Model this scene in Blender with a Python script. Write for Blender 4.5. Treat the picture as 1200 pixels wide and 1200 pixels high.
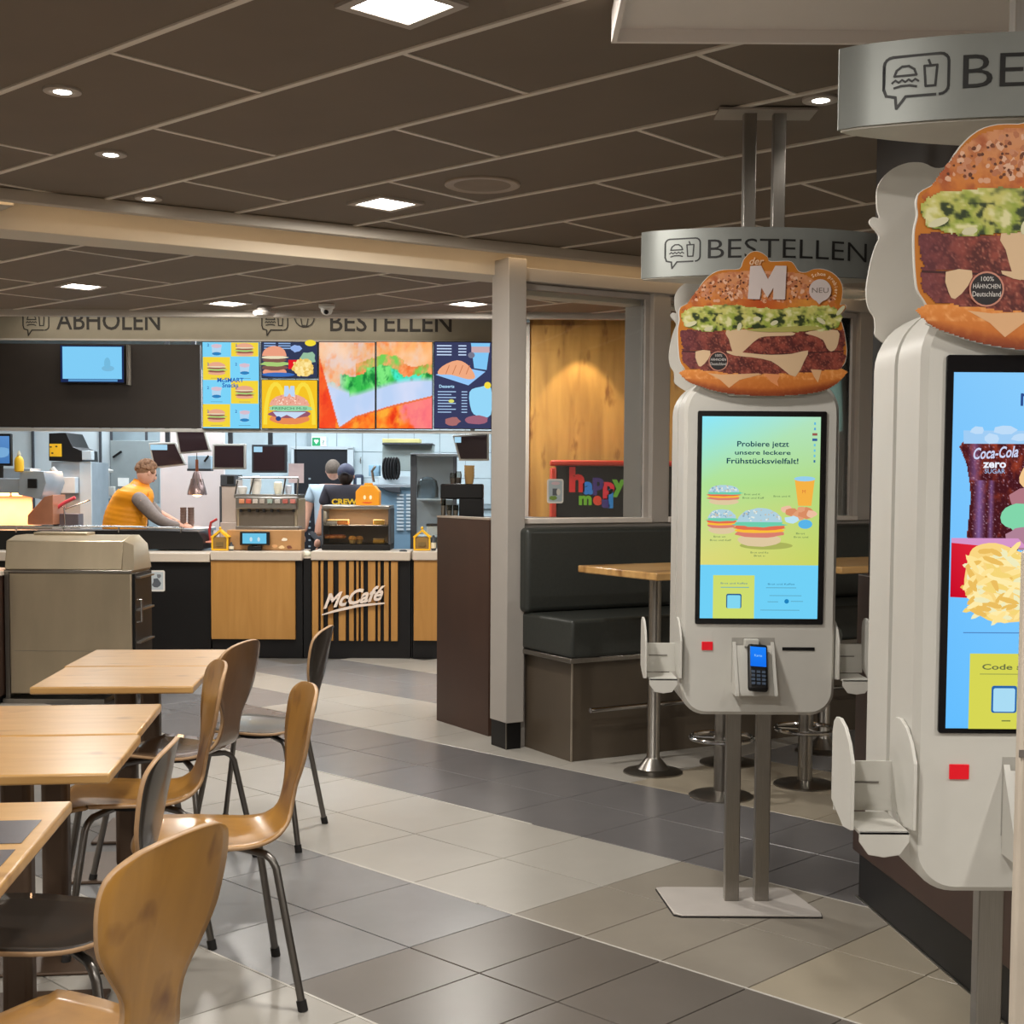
import bpy, bmesh, math, random
from mathutils import Vector, Matrix, noise
R = math.radians
random.seed(7)
for o in list(bpy.data.objects):
    bpy.data.objects.remove(o)
SC = bpy.context.scene
COL = SC.collection

# ------------------------------------------------------------------ camera
CAMH = 1.5
cam_d = bpy.data.cameras.new('camera')
cam = bpy.data.objects.new('camera', cam_d)
COL.objects.link(cam)
cam_d.sensor_width = 36; cam_d.lens = 48.0
cam_d.shift_y = 55.5 / 1200
cam_d.clip_start = 0.05
cam.matrix_world = Matrix.Translation((0, 0, CAMH)) @ Matrix.Rotation(R(90 - 3.2), 4, 'X') @ Matrix.Rotation(R(0.36), 4, 'Z')
SC.camera = cam

# ------------------------------------------------------------------ world, exposure
w = bpy.data.worlds.new('world'); SC.world = w
w.use_nodes = True
bg = w.node_tree.nodes['Background']
bg.inputs[0].default_value = (1.0, 0.93, 0.85, 1); bg.inputs[1].default_value = 0.10
SC.view_settings.view_transform = 'Standard'
SC.view_settings.look = 'None'
SC.view_settings.gamma = 1
SC.view_settings.use_curve_mapping = False
SC.view_settings.exposure = 0.0
try:
    SC.cycles.use_denoising = True
    SC.cycles.max_bounces = 6
    SC.cycles.sample_clamp_indirect = 8
except Exception:
    pass
LIT = 1.0          # strength of all the dining room lamps

# ------------------------------------------------------------------ colour and materials
def lin(c):
    c = c / 255.0
    return c / 12.92 if c <= 0.04045 else ((c + 0.055) / 1.055) ** 2.4
def rgb(t): return (lin(t[0]), lin(t[1]), lin(t[2]), 1.0)
MATS = {}
def mat(name, c, rough=0.5, metal=0.0, var=0.06, scale=8.0, bump=0.0, spec=0.5, coat=0.0, stretch=(1, 1, 1), emit=None, es=0.0):
    if name in MATS: return MATS[name]
    m = bpy.data.materials.new(name); m.use_nodes = True
    nt = m.node_tree; b = nt.nodes['Principled BSDF']
    b.inputs['Roughness'].default_value = rough
    b.inputs['Metallic'].default_value = metal
    b.inputs['Specular IOR Level'].default_value = spec
    b.inputs['Coat Weight'].default_value = coat
    col = rgb(c)
    tc = nt.nodes.new('ShaderNodeTexCoord'); mp = nt.nodes.new('ShaderNodeMapping')
    mp.inputs['Scale'].default_value = stretch
    nt.links.new(tc.outputs['Object'], mp.inputs[0])
    n = nt.nodes.new('ShaderNodeTexNoise'); n.inputs['Scale'].default_value = scale; n.inputs['Detail'].default_value = 5
    nt.links.new(mp.outputs[0], n.inputs['Vector'])
    r = nt.nodes.new('ShaderNodeValToRGB')
    r.color_ramp.elements[0].position = 0.3; r.color_ramp.elements[1].position = 0.7
    r.color_ramp.elements[0].color = [x * (1 - var) for x in col[:3]] + [1]
    r.color_ramp.elements[1].color = [min(1, x * (1 + var)) for x in col[:3]] + [1]
    nt.links.new(n.outputs['Fac'], r.inputs[0]); nt.links.new(r.outputs[0], b.inputs['Base Color'])
    if bump:
        bp = nt.nodes.new('ShaderNodeBump'); bp.inputs['Strength'].default_value = bump; bp.inputs['Distance'].default_value = 0.003
        nt.links.new(n.outputs['Fac'], bp.inputs['Height']); nt.links.new(bp.outputs[0], b.inputs['Normal'])
    if emit:
        b.inputs['Emission Color'].default_value = rgb(emit); b.inputs['Emission Strength'].default_value = es
    MATS[name] = m
    return m
def wood(name, c1, c2, rough=0.35, scale=3.0, axis=(1, 12, 12), knots=False, coat=0.0):
    if name in MATS: return MATS[name]
    m = bpy.data.materials.new(name); m.use_nodes = True
    nt = m.node_tree; b = nt.nodes['Principled BSDF']
    b.inputs['Roughness'].default_value = rough; b.inputs['Coat Weight'].default_value = coat; b.inputs['Coat Roughness'].default_value = 0.15
    tc = nt.nodes.new('ShaderNodeTexCoord'); mp = nt.nodes.new('ShaderNodeMapping'); mp.inputs['Scale'].default_value = axis
    nt.links.new(tc.outputs['Object'], mp.inputs[0])
    n = nt.nodes.new('ShaderNodeTexNoise'); n.inputs['Scale'].default_value = scale; n.inputs['Detail'].default_value = 8; n.inputs['Distortion'].default_value = 0.6
    nt.links.new(mp.outputs[0], n.inputs['Vector'])
    r = nt.nodes.new('ShaderNodeValToRGB')
    r.color_ramp.elements[0].position = 0.25; r.color_ramp.elements[1].position = 0.75
    r.color_ramp.elements[0].color = rgb(c1); r.color_ramp.elements[1].color = rgb(c2)
    nt.links.new(n.outputs['Fac'], r.inputs[0])
    out = r.outputs[0]
    if knots:
        mp2 = nt.nodes.new('ShaderNodeMapping'); mp2.inputs['Scale'].default_value = knots
        nt.links.new(tc.outputs['Object'], mp2.inputs[0])
        n2 = nt.nodes.new('ShaderNodeTexNoise'); n2.inputs['Scale'].default_value = 1.0; n2.inputs['Detail'].default_value = 3
        nt.links.new(mp2.outputs[0], n2.inputs['Vector'])
        r2 = nt.nodes.new('ShaderNodeValToRGB')
        r2.color_ramp.elements[0].position = 0.60; r2.color_ramp.elements[1].position = 0.70
        r2.color_ramp.elements[0].color = (1, 1, 1, 1); r2.color_ramp.elements[1].color = (0.42, 0.30, 0.18, 1)
        nt.links.new(n2.outputs['Fac'], r2.inputs[0])
        mx = nt.nodes.new('ShaderNodeMixRGB'); mx.blend_type = 'MULTIPLY'; mx.inputs[0].default_value = 1
        nt.links.new(out, mx.inputs[1]); nt.links.new(r2.outputs[0], mx.inputs[2]); out = mx.outputs[0]
    nt.links.new(out, b.inputs['Base Color'])
    MATS[name] = m
    return m
def emis(name, c, s):
    if name in MATS: return MATS[name]
    m = bpy.data.materials.new(name); m.use_nodes = True
    nt = m.node_tree; nt.nodes.remove(nt.nodes['Principled BSDF'])
    e = nt.nodes.new('ShaderNodeEmission'); e.inputs[0].default_value = rgb(c); e.inputs[1].default_value = s
    nt.links.new(e.outputs[0], nt.nodes['Material Output'].inputs[0])
    MATS[name] = m
    return m
def attr_mat(name, kind, s=1.0, rough=0.5):
    m = bpy.data.materials.new(name); m.use_nodes = True
    nt = m.node_tree; a = nt.nodes.new('ShaderNodeAttribute'); a.attribute_name = 'print'
    if kind == 'screen':
        nt.nodes.remove(nt.nodes['Principled BSDF'])
        e = nt.nodes.new('ShaderNodeEmission'); e.inputs[1].default_value = s
        nt.links.new(a.outputs['Color'], e.inputs[0]); nt.links.new(e.outputs[0], nt.nodes['Material Output'].inputs[0])
    else:
        b = nt.nodes['Principled BSDF']; b.inputs['Roughness'].default_value = rough
        nt.links.new(a.outputs['Color'], b.inputs['Base Color'])
    MATS[name] = m
    return m
SCREEN = attr_mat('lit_screen_print', 'screen', 1.0)
PRINT = attr_mat('glossy_print', 'print', rough=0.45)
def glass(name, tint=(235, 245, 245), amt=0.08):
    if name in MATS: return MATS[name]
    m = bpy.data.materials.new(name); m.use_nodes = True
    nt = m.node_tree; nt.nodes.remove(nt.nodes['Principled BSDF'])
    t = nt.nodes.new('ShaderNodeBsdfTransparent'); t.inputs[0].default_value = rgb(tint)
    g = nt.nodes.new('ShaderNodeBsdfGlossy'); g.inputs['Roughness'].default_value = 0.03
    fr = nt.nodes.new('ShaderNodeFresnel'); fr.inputs[0].default_value = 1.45
    mx = nt.nodes.new('ShaderNodeMixShader')
    nt.links.new(fr.outputs[0], mx.inputs[0]); nt.links.new(t.outputs[0], mx.inputs[1]); nt.links.new(g.outputs[0], mx.inputs[2])
    nt.links.new(mx.outputs[0], nt.nodes['Material Output'].inputs[0])
    MATS[name] = m
    return m

# ------------------------------------------------------------------ mesh builder
class MB:
    def __init__(s): s.v = []; s.f = []; s.c = []
    def add(s, vs, fs, M=None):
        n = len(s.v)
        s.v += [tuple(M @ Vector(p)) if M else tuple(p) for p in vs]
        s.f += [tuple(n + i for i in f) for f in fs]
        return s
    def box(s, x0, x1, y0, y1, z0, z1, M=None):
        return s.add([(x0, y0, z0), (x1, y0, z0), (x1, y1, z0), (x0, y1, z0), (x0, y0, z1), (x1, y0, z1), (x1, y1, z1), (x0, y1, z1)],
                     [(0, 3, 2, 1), (4, 5, 6, 7), (0, 1, 5, 4), (1, 2, 6, 5), (2, 3, 7, 6), (3, 0, 4, 7)], M)
    def prism(s, poly, z0, z1, M=None):
        n = len(poly)
        return s.add([(p[0], p[1], z0) for p in poly] + [(p[0], p[1], z1) for p in poly],
                     [tuple(range(n - 1, -1, -1)), tuple(range(n, 2 * n))] + [(i, (i + 1) % n, n + (i + 1) % n, n + i) for i in range(n)], M)
    def slab(s, poly, y0, y1, M=None):      # polygon in x,z extruded in y
        n = len(poly)
        return s.add([(p[0], y0, p[1]) for p in poly] + [(p[0], y1, p[1]) for p in poly],
                     [tuple(range(n)), tuple(range(2 * n - 1, n - 1, -1))] + [(i, n + i, n + (i + 1) % n, (i + 1) % n) for i in range(n)], M)
    def side(s, poly, x0, x1, M=None):      # polygon in y,z extruded in x
        n = len(poly)
        return s.add([(x0, p[0], p[1]) for p in poly] + [(x1, p[0], p[1]) for p in poly],
                     [tuple(range(n - 1, -1, -1)), tuple(range(n, 2 * n))] + [(i, (i + 1) % n, n + (i + 1) % n, n + i) for i in range(n)], M)
    def lathe(s, prof, cx=0, cy=0, n=20, M=None):
        vs = []; fs = []
        for r, z in prof:
            for k in range(n):
                a = 2 * math.pi * k / n
                vs.append((cx + r * math.cos(a), cy + r * math.sin(a), z))
        for i in range(len(prof) - 1):
            for k in range(n):
                fs.append((i * n + k, i * n + (k + 1) % n, (i + 1) * n + (k + 1) % n, (i + 1) * n + k))
        fs.append(tuple(range(n - 1, -1, -1))); fs.append(tuple((len(prof) - 1) * n + k for k in range(n)))
        return s.add(vs, fs, M)
    def tube(s, path, r, n=10, closed=False, r1=None):
        P = [Vector(p) for p in path]; m = len(P); vs = []; fs = []
        prev = None
        for i in range(m):
            if closed: d = (P[(i + 1) % m] - P[i - 1])
            else: d = P[min(i + 1, m - 1)] - P[max(i - 1, 0)]
            d.normalize()
            if prev is None:
                u = d.orthogonal().normalized()
            else:
                u = (prev - d * prev.dot(d)).normalized()
            prev = u; w_ = d.cross(u)
            rr = r if r1 is None else r + (r1 - r) * i / (m - 1)
            for k in range(n):
                a = 2 * math.pi * k / n
                vs.append(tuple(P[i] + (u * math.cos(a) + w_ * math.sin(a)) * rr))
        for i in range(m if closed else m - 1):
            j = (i + 1) % m
            for k in range(n):
                fs.append((i * n + k, i * n + (k + 1) % n, j * n + (k + 1) % n, j * n + k))
        if not closed:
            fs.append(tuple(range(n - 1, -1, -1))); fs.append(tuple((m - 1) * n + k for k in range(n)))
        return s.add(vs, fs)
    def ball(s, c, r, n=12, m=8, sc=(1, 1, 1)):
        vs = [(c[0], c[1], c[2] - r * sc[2])]; fs = []
        for i in range(1, m):
            t = math.pi * i / m
            for k in range(n):
                a = 2 * math.pi * k / n
                vs.append((c[0] + r * sc[0] * math.sin(t) * math.cos(a), c[1] + r * sc[1] * math.sin(t) * math.sin(a), c[2] - r * sc[2] * math.cos(t)))
        vs.append((c[0], c[1], c[2] + r * sc[2])); L = len(vs) - 1
        for k in range(n): fs.append((0, 1 + (k + 1) % n, 1 + k)); fs.append((L, L - n + k, L - n + (k + 1) % n))
        for i in range(m - 2):
            for k in range(n):
                a = 1 + i * n
                fs.append((a + k, a + (k + 1) % n, a + n + (k + 1) % n, a + n + k))
        return s.add(vs, fs)
    def mesh(s, name, ms, smooth=40):
        me = bpy.data.meshes.new(name); me.from_pydata(s.v, [], s.f)
        for m in (ms if isinstance(ms, (list, tuple)) else [ms]): me.materials.append(m)
        me.validate(); me.update()
        if smooth:
            me.shade_smooth()
            try: me.set_sharp_from_angle(angle=R(smooth))
            except Exception: pass
        return me
    def build(s, name, ms, parent=None, bevel=0, smooth=40, seg=2):
        o = bpy.data.objects.new(name, s.mesh(name, ms, smooth)); COL.objects.link(o)
        if parent: o.parent = parent
        if bevel:
            b = o.modifiers.new('bevel', 'BEVEL'); b.width = bevel; b.segments = seg; b.limit_method = 'ANGLE'; b.angle_limit = R(35)
            o.data.shade_smooth()
            try: b.harden_normals = False
            except Exception: pass
        return o
def rotz(a): return Matrix.Rotation(a, 4, 'Z')
def tr(x, y, z): return Matrix.Translation((x, y, z))
def tag(o, label=None, cat=None, group=None, kind=None):
    if label: o['label'] = label
    if cat: o['category'] = cat
    if group: o['group'] = group
    if kind: o['kind'] = kind
    return o
def thing(name, label, cat, loc=(0, 0, 0), rz=0.0, group=None):
    o = bpy.data.objects.new(name, None); COL.objects.link(o); o.empty_display_size = 0.1
    o.location = loc; o.rotation_euler = (0, 0, rz)
    return tag(o, label, cat, group)
def struct(o): o['kind'] = 'structure'; return o
def copy_tree(o, parent=None):
    c = o.copy(); COL.objects.link(c)
    if parent: c.parent = parent
    for ch in [x for x in list(bpy.data.objects) if x.parent == o and x != c]: copy_tree(ch, c)
    return c
# position seen in the picture -> point of the room at a known depth (used to survey the far kitchen)
def ray(u, v):
    a = (u - 600) / 1600.; b = -(v - 655.5) / 1600.; c, s = math.cos(R(.36)), math.sin(R(.36))
    x = c * a - s * b; y = s * a + c * b
    return Vector((x, math.cos(R(3.2)) + y * math.sin(R(3.2)), -math.sin(R(3.2)) + y * math.cos(R(3.2))))
def at(u, v, Y):
    d = ray(u, v); t = Y / d.y
    return Vector((d.x * t, Y, CAMH + d.z * t))
def rect_at(u0, v0, u1, v1, Y):      # x0, x1, z0, z1 of a frame-parallel rectangle at depth Y
    a = at(u0, v0, Y); b = at(u1, v1, Y)
    return a.x, b.x, b.z, a.z

def mixc(a, b, t):
    t = 0 if t < 0 else 1 if t > 1 else t
    return (a[0] + (b[0] - a[0]) * t, a[1] + (b[1] - a[1]) * t, a[2] + (b[2] - a[2]) * t)
def nz(x, y, s, o=4, seed=0.0): return noise.fractal(Vector((x / s, y / s, seed)), .7, 2.0, o)
# ------------------------------------------------------------------ flat print (layers of coloured shapes in local x,z; y is the layer)
class Pr:
    def __init__(s, step=0.0003): s.v = []; s.f = []; s.c = []; s.step = step; s.L = 0
    def poly(s, pts, col, lift=True):
        if lift: s.L += 1
        n = len(s.v); y = -s.L * s.step
        s.v += [(p[0], y, p[1]) for p in pts]; s.f.append(tuple(range(n, n + len(pts))))
        if isinstance(col[0], (tuple, list)): s.c += [rgb(c) for c in col]
        else: s.c += [rgb(col)] * len(pts)
    def rect(s, x0, x1, z0, z1, col, top=None):
        c = col if top is None else [col, col, top, top]
        s.poly([(x0, z0), (x1, z0), (x1, z1), (x0, z1)], c)
    def ell(s, cx, cz, rx, rz, col, n=20, jag=0.0, rot=0.0, lift=True, a0=0, a1=360):
        pts = []
        for k in range(n):
            a = R(a0 + (a1 - a0) * k / (n if a1 - a0 == 360 else n - 1)); j = 1 + random.uniform(-jag, jag)
            x = rx * math.cos(a) * j; z = rz * math.sin(a) * j
            pts.append((cx + x * math.cos(rot) - z * math.sin(rot), cz + x * math.sin(rot) + z * math.cos(rot)))
        s.poly(pts, col, lift)
    def spots(s, n, x0, x1, z0, z1, r, cols, inside=None, asp=1.0):
        s.L += 1
        for _ in range(n):
            x = random.uniform(x0, x1); z = random.uniform(z0, z1)
            if inside and not inside(x, z): continue
            s.L += 0.02
            s.ell(x, z, r * random.uniform(.6, 1.3) * asp, r * random.uniform(.6, 1.3), random.choice(cols), n=7, jag=.25, rot=random.uniform(0, 3.1), lift=False)
        s.L = math.ceil(s.L)
    def line(s, pts, w_, col):
        s.L += 1
        for (a, b) in zip(pts[:-1], pts[1:]):
            d = Vector((b[0] - a[0], b[1] - a[1])); 
            if d.length < 1e-6: continue
            d.normalize(); n_ = Vector((-d.y, d.x)) * w_ / 2; e = d * w_ * 0.3
            s.L += 0.01
            s.poly([(a[0] - e.x - n_.x, a[1] - e.y - n_.y), (b[0] + e.x - n_.x, b[1] + e.y - n_.y), (b[0] + e.x + n_.x, b[1] + e.y + n_.y), (a[0] - e.x + n_.x, a[1] - e.y + n_.y)], col, lift=False)
        s.L = math.ceil(s.L)
    def raster(s, poly, conv, step, fn, lift=True):
        # finely coloured printed area: a grid of small cells inside an outline, coloured per vertex
        if lift: s.L += 1
        y = -s.L * s.step; xs = [p[0] for p in poly]; ys = [p[1] for p in poly]
        x0, y0 = min(xs), min(ys); nx = int((max(xs) - x0) / step) + 1; ny = int((max(ys) - y0) / step) + 1
        idx = {}
        def vert(i, j):
            if (i, j) not in idx:
                px, py = x0 + i * step, y0 + j * step; c = conv((px, py)); idx[(i, j)] = len(s.v)
                s.v.append((c[0], y, c[1])); s.c.append(rgb(fn(px, py)))
            return idx[(i, j)]
        m = len(poly)
        for j in range(ny):
            yc = y0 + (j + .5) * step; cr = []
            for k in range(m):
                a, b = poly[k], poly[(k + 1) % m]
                if (a[1] > yc) != (b[1] > yc): cr.append(a[0] + (yc - a[1]) / (b[1] - a[1]) * (b[0] - a[0]))
            cr.sort()
            for q_ in range(0, len(cr) - 1, 2):
                i0 = max(0, round((cr[q_] - x0) / step)); i1 = min(nx, round((cr[q_ + 1] - x0) / step))
                for i in range(i0, i1): s.f.append((vert(i, j), vert(i + 1, j), vert(i + 1, j + 1), vert(i, j + 1)))
    def text(s, t, x, z, h, col, align='CENTER', bold=0.0, shear=0.0, width=None, rot=0.0):
        s.L += 1
        vs, fs = text_geo(t, h, align, bold, shear)
        k = 1.0
        if width:
            xs = [p[0] for p in vs]; k = width / (max(xs) - min(xs))
        n = len(s.v); y = -s.L * s.step; c, sn = math.cos(rot), math.sin(rot)
        for p in vs:
            px = p[0] * k; pz = p[1]
            s.v.append((x + px * c - pz * sn, y, z + px * sn + pz * c))
        s.f += [tuple(n + i for i in f) for f in fs]; s.c += [rgb(col)] * len(vs)
    def build(s, name, m, parent, warp=None):
        v = [warp(p) for p in s.v] if warp else s.v
        me = bpy.data.meshes.new(name); me.from_pydata(v, [], s.f)
        a = me.attributes.new('print', 'FLOAT_COLOR', 'POINT')
        a.data.foreach_set('color', [x for c in s.c for x in c])
        me.materials.append(m); me.update()
        o = bpy.data.objects.new(name, me); COL.objects.link(o)
        if parent: o.parent = parent
        return o
_tc = {}
def text_geo(t, h, align='CENTER', bold=0.0, shear=0.0):
    key = (t, align, bold, shear)
    if key not in _tc:
        cu = bpy.data.curves.new('t', 'FONT'); cu.body = t; cu.size = 1.0; cu.align_x = align
        cu.offset = bold; cu.shear = shear; cu.resolution_u = 3; cu.fill_mode = 'FRONT'
        ob = bpy.data.objects.new('t', cu); COL.objects.link(ob)
        dg = bpy.context.evaluated_depsgraph_get(); dg.update()
        me = bpy.data.meshes.new_from_object(ob.evaluated_get(dg))
        _tc[key] = ([tuple(v.co[:2]) for v in me.vertices], [tuple(p.vertices) for p in me.polygons])
        bpy.data.objects.remove(ob); bpy.data.meshes.remove(me)
    vs, fs = _tc[key]
    k = h / 0.70
    return [(p[0] * k, p[1] * k) for p in vs], fs
def sm(pts, n=3):      # closed Catmull-Rom smoothing of an outline
    out = []; m = len(pts)
    for i in range(m):
        p0, p1, p2, p3 = pts[i - 1], pts[i], pts[(i + 1) % m], pts[(i + 2) % m]
        for k in range(n):
            t = k / n
            out.append(tuple(0.5 * ((2 * p1[j]) + (-p0[j] + p2[j]) * t + (2 * p0[j] - 5 * p1[j] + 4 * p2[j] - p3[j]) * t * t + (-p0[j] + 3 * p1[j] - 3 * p2[j] + p3[j]) * t ** 3) for j in (0, 1)))
    return out

# ------------------------------------------------------------------ shared materials
M_WHITE = mat('kiosk_white', (205, 203, 196), 0.38, var=.02)
M_STEEL = mat('brushed_steel', (150, 146, 140), 0.32, metal=1.0, var=.08, scale=30, stretch=(20, 20, .4))
M_CHROME = mat('chrome', (190, 188, 186), 0.16, metal=1.0, var=.03)
M_BLACK = mat('black_plastic', (17, 16, 17), 0.45, var=.05, spec=.35)
M_RUBBER = mat('dark_rubber', (30, 28, 27), 0.7)
M_GREY = mat('pillar_grey_paint', (176, 170, 163), 0.55, var=.02)
M_CREAM = mat('cream_paint', (214, 203, 184), 0.6, var=.02)
M_ALU = mat('cabinet_steel', (186, 172, 148), 0.38, metal=.72, var=.10, scale=5, stretch=(1, 1, .3))
M_LEG = mat('chair_steel', (120, 116, 112), 0.35, metal=.9, var=.05)
M_BROWN = mat('dark_brown_panel', (66, 44, 34), 0.45, var=.18, scale=3)
M_DARKWALL = mat('near_black_panel', (40, 33, 28), 0.55, var=.08)
M_LEATHER = mat('dark_leather', (50, 53, 50), 0.42, var=.10, scale=60, bump=.15)
M_KGREY = mat('kitchen_steel', (168, 178, 186), 0.42, metal=.55, var=.06)
M_KLIGHT = mat('kitchen_light_panel', (196, 208, 214), 0.5, var=.03)
M_YEL = mat('sign_yellow', (245, 190, 30), 0.5, var=.03)
M_ORANGE = mat('happy_orange', (245, 160, 20), 0.5, var=.03)
# ================================================================== LIGHTS
CZ = 2.8
def square_lamp(x, y, label, energy, rot=R(42), side=.20, col=(1, .95, .88)):
    t = thing('ceiling_light', label, 'ceiling light', (x, y, CZ), rot)
    h = side / 2
    fr = MB()
    for a, b, c, d in ((-h - .03, h + .03, -h - .03, -h), (-h - .03, h + .03, h, h + .03), (-h - .03, -h, -h, h), (h, h + .03, -h, h)):
        fr.box(a, b, c, d, -.008, .004)
    fr.build('trim_frame', mat('lamp_trim', (178, 168, 158), .5), t)
    MB().box(-h, h, -h, h, -.003, .003).build('diffuser', emis('lamp_diffuser', (255, 250, 240), 14), t)
    ld = bpy.data.lights.new('lamp', 'AREA'); ld.shape = 'SQUARE'; ld.size = side * .95; ld.energy = energy * LIT; ld.color = col
    lo = bpy.data.objects.new('lamp', ld); COL.objects.link(lo); lo.parent = t; lo.location = (0, 0, -.010)
    return t
def spot_lamp(x, y, label, energy, col=(1, .93, .84)):
    t = thing('round_downlight', label, 'downlight', (x, y, CZ), 0)
    MB().lathe([(.036, .004), (.062, .004), (.062, -.006), (.05, -.010), (.036, -.006)], n=20).build('trim_ring', mat('lamp_trim', (178, 168, 158), .5), t)
    MB().lathe([(.036, -.004), (.02, -.009), (.001, -.010)], n=16).build('lamp_lens', emis('lamp_diffuser', (255, 250, 240), 14), t)
    ld = bpy.data.lights.new('lamp', 'SPOT'); ld.spot_size = R(115); ld.spot_blend = .7; ld.shadow_soft_size = .04; ld.energy = energy * LIT; ld.color = col
    lo = bpy.data.objects.new('lamp', ld); COL.objects.link(lo); lo.parent = t; lo.location = (0, 0, -.03)
    return t
E0 = 39
square_lamp(-.31, 3.80, 'large square ceiling lamp nearest the camera at the top edge', E0)
square_lamp(-.60, 6.45, 'square ceiling lamp in mid ceiling left of the round vent', E0)
square_lamp(-2.90, 9.23, 'square ceiling lamp beyond the cream beam, far left above the pickup sign', E0)
square_lamp(-2.09, 10.06, 'square ceiling lamp beyond the beam, between the pickup and order lettering', E0)
square_lamp(-.33, 10.0, 'square ceiling lamp beyond the beam beside the grey pillar', E0)
for i, (x, y) in enumerate([(-.3, 1.0), (-2.6, 1.2), (2.3, 1.2), (-4.2, 3.6), (-3.6, 6.4), (.9, -1.4), (-2.0, -1.4), (4.4, 2.0), (3.6, 4.5), (1.0, 2.2)]):
    square_lamp(x, y, 'square ceiling lamp set in the dark ceiling outside the picture', E0)['group'] = 'ceiling lamps behind and beside the camera'
spot_lamp(-1.512, 4.641, 'round downlight nearest the camera in the row of three', 16)
spot_lamp(-1.608, 5.519, 'middle round downlight in the row of three', 16)
spot_lamp(-1.684, 6.369, 'round downlight closest to the cream beam in the row of three', 16)
spot_lamp(1.032, 4.686, 'round downlight beside the ring sign of the near kiosk', 16)
def area(name, loc, sx, sy, e, col, rot=(0, 0, 0)):
    ld = bpy.data.lights.new(name, 'AREA'); ld.shape = 'RECTANGLE'; ld.size = sx; ld.size_y = sy; ld.energy = e; ld.color = col
    o = bpy.data.objects.new(name, ld); COL.objects.link(o); o.location = loc; o.rotation_euler = rot
    return o
for x in (-4.0, -2.2, -.4):
    area('kitchen_area_light', (x, 12.15, 3.05), 1.2, .3, 24, (.9, .95, 1.0)); area('kitchen_area_light', (x, 13.3, 2.9), 1.2, .3, 36, (.86, .94, 1.0)); area('kitchen_area_light', (x, 14.7, 2.9), 1.2, .3, 30, (.86, .94, 1.0))  # the front row is fill, added to brighten the monitor fronts
for x, y in ((2.2, 9.6), (3.4, 10.2)): area('play_fill', (x, y, 2.76), .3, .3, 22, (1, .95, .88))  # added fill so the wall beyond the window is not black
area('counter_fill', (-2.5, 11.4, 2.94), 3.5, .12, 13, (1, .92, .80))  # added fill over the counter front, not a fitting of the room

# ================================================================== FLOOR
TD = R(44.5); ta = Vector((math.sin(TD), math.cos(TD))); tb = Vector((math.cos(TD), -math.sin(TD)))
floor = struct(MB().box(-6, 5.5, -4, 17, -.06, -.006).build('floor', mat('grout', (92, 89, 84), .7)))
TC = {'light': mat('tile_light', (172, 168, 160), .30, var=.05, scale=4, spec=.45), 'tan': mat('tile_tan', (165, 155, 137), .30, var=.06, scale=4, spec=.45),
      'dark': mat('tile_dark', (108, 106, 107), .27, var=.05, scale=4, spec=.45), 'brown': mat('tile_brown', (107, 101, 95), .30, var=.06, scale=4, spec=.45),
      'taupe': mat('tile_taupe', (146, 139, 128), .30, var=.06, scale=4, spec=.45), 'mid': mat('tile_mid', (136, 136, 137), .27, var=.06, scale=4, spec=.45)}
def tile_colour(k, b):
    if k in (4, 5): return 'dark'
    if k in (2, 3):
        if b < -3.27: return 'light'
        if b < -2.6: return 'taupe'
        return 'tan'
    if k in (0, 1):
        if b < -3.27: return 'mid' if b < -3.7 else ('mid' if k == 1 else 'brown')
        return 'brown'
    if k < 0: return 'light' if k > -3 else 'mid'
    if b > -4.6: return 'tan' if k < 8 else 'mid'
    if k in (8, 9) and b < -6.4: return 'mid'
    if k == 6 and b < -8: return 'mid'
    return 'light'
tm = {}
def tile_mesh(L, key):
    if (L, key) not in tm:
        g = .002
        m = MB(); x0, x1, y0, y1 = g, L - g, g, .479 - g; c = .0015
        m.add([(x0, y0, -.006), (x1, y0, -.006), (x1, y1, -.006), (x0, y1, -.006), (x0, y0, -c), (x1, y0, -c), (x1, y1, -c), (x0, y1, -c),
               (x0 + c, y0 + c, 0), (x1 - c, y0 + c, 0), (x1 - c, y1 - c, 0), (x0 + c, y1 - c, 0)],
              [(0, 1, 5, 4), (1, 2, 6, 5), (2, 3, 7, 6), (3, 0, 4, 7), (4, 5, 9, 8), (5, 6, 10, 9), (6, 7, 11, 10), (7, 4, 8, 11), (8, 9, 10, 11)])
        tm[(L, key)] = m.mesh('tile', TC[key], 0)
    return tm[(L, key)]
rest = MB(); restc = {}
cnt = 0; cand = []
for k in range(-6, 22):
    a0 = 2.385 + .48 * k
    if True:
        b = -3.27
        cells = []
        while b < 3: cells.append((b, .325)); b += .325
        b = -3.27
        off = 0
        while b > -12: b -= .53; cells.append((b, .53))
    for b, L in cells:
        c = ta * (a0 + .24) + tb * (b + L / 2)
        if not (-5.9 < c.x < 5.4 and -3 < c.y < 11.5): continue
        vis = c.y > 2.0 and abs(c.x) < .375 * c.y + .35 and not (c.x > .3 + .866 * 0 and (c.x * .5 - (c.y - 7.7) * .866) < -.6 and c.y > 8.2)
        cand.append((c.length if vis else 99 + c.length, k, a0, b, L, vis))
cand.sort()
n_obj = 0
far = {}
for d, k, a0, b, L, vis in cand:
    key = tile_colour(k, b); p = ta * a0 + tb * b
    # local x along tb, local y along ta
    M = Matrix(((tb.x, ta.x, 0, p.x), (tb.y, ta.y, 0, p.y), (0, 0, 1, 0), (0, 0, 0, 1)))
    if vis and n_obj < 298:
        o = bpy.data.objects.new('tile', tile_mesh(L, key)); COL.objects.link(o); o.parent = floor; o.matrix_local = M
        # (tb, ta, z) is left-handed or right-handed; flip handled below
        n_obj += 1
    else:
        far.setdefault(key, MB()).box(.002, L - .002, .002, .477, -.006, 0, M)
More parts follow.
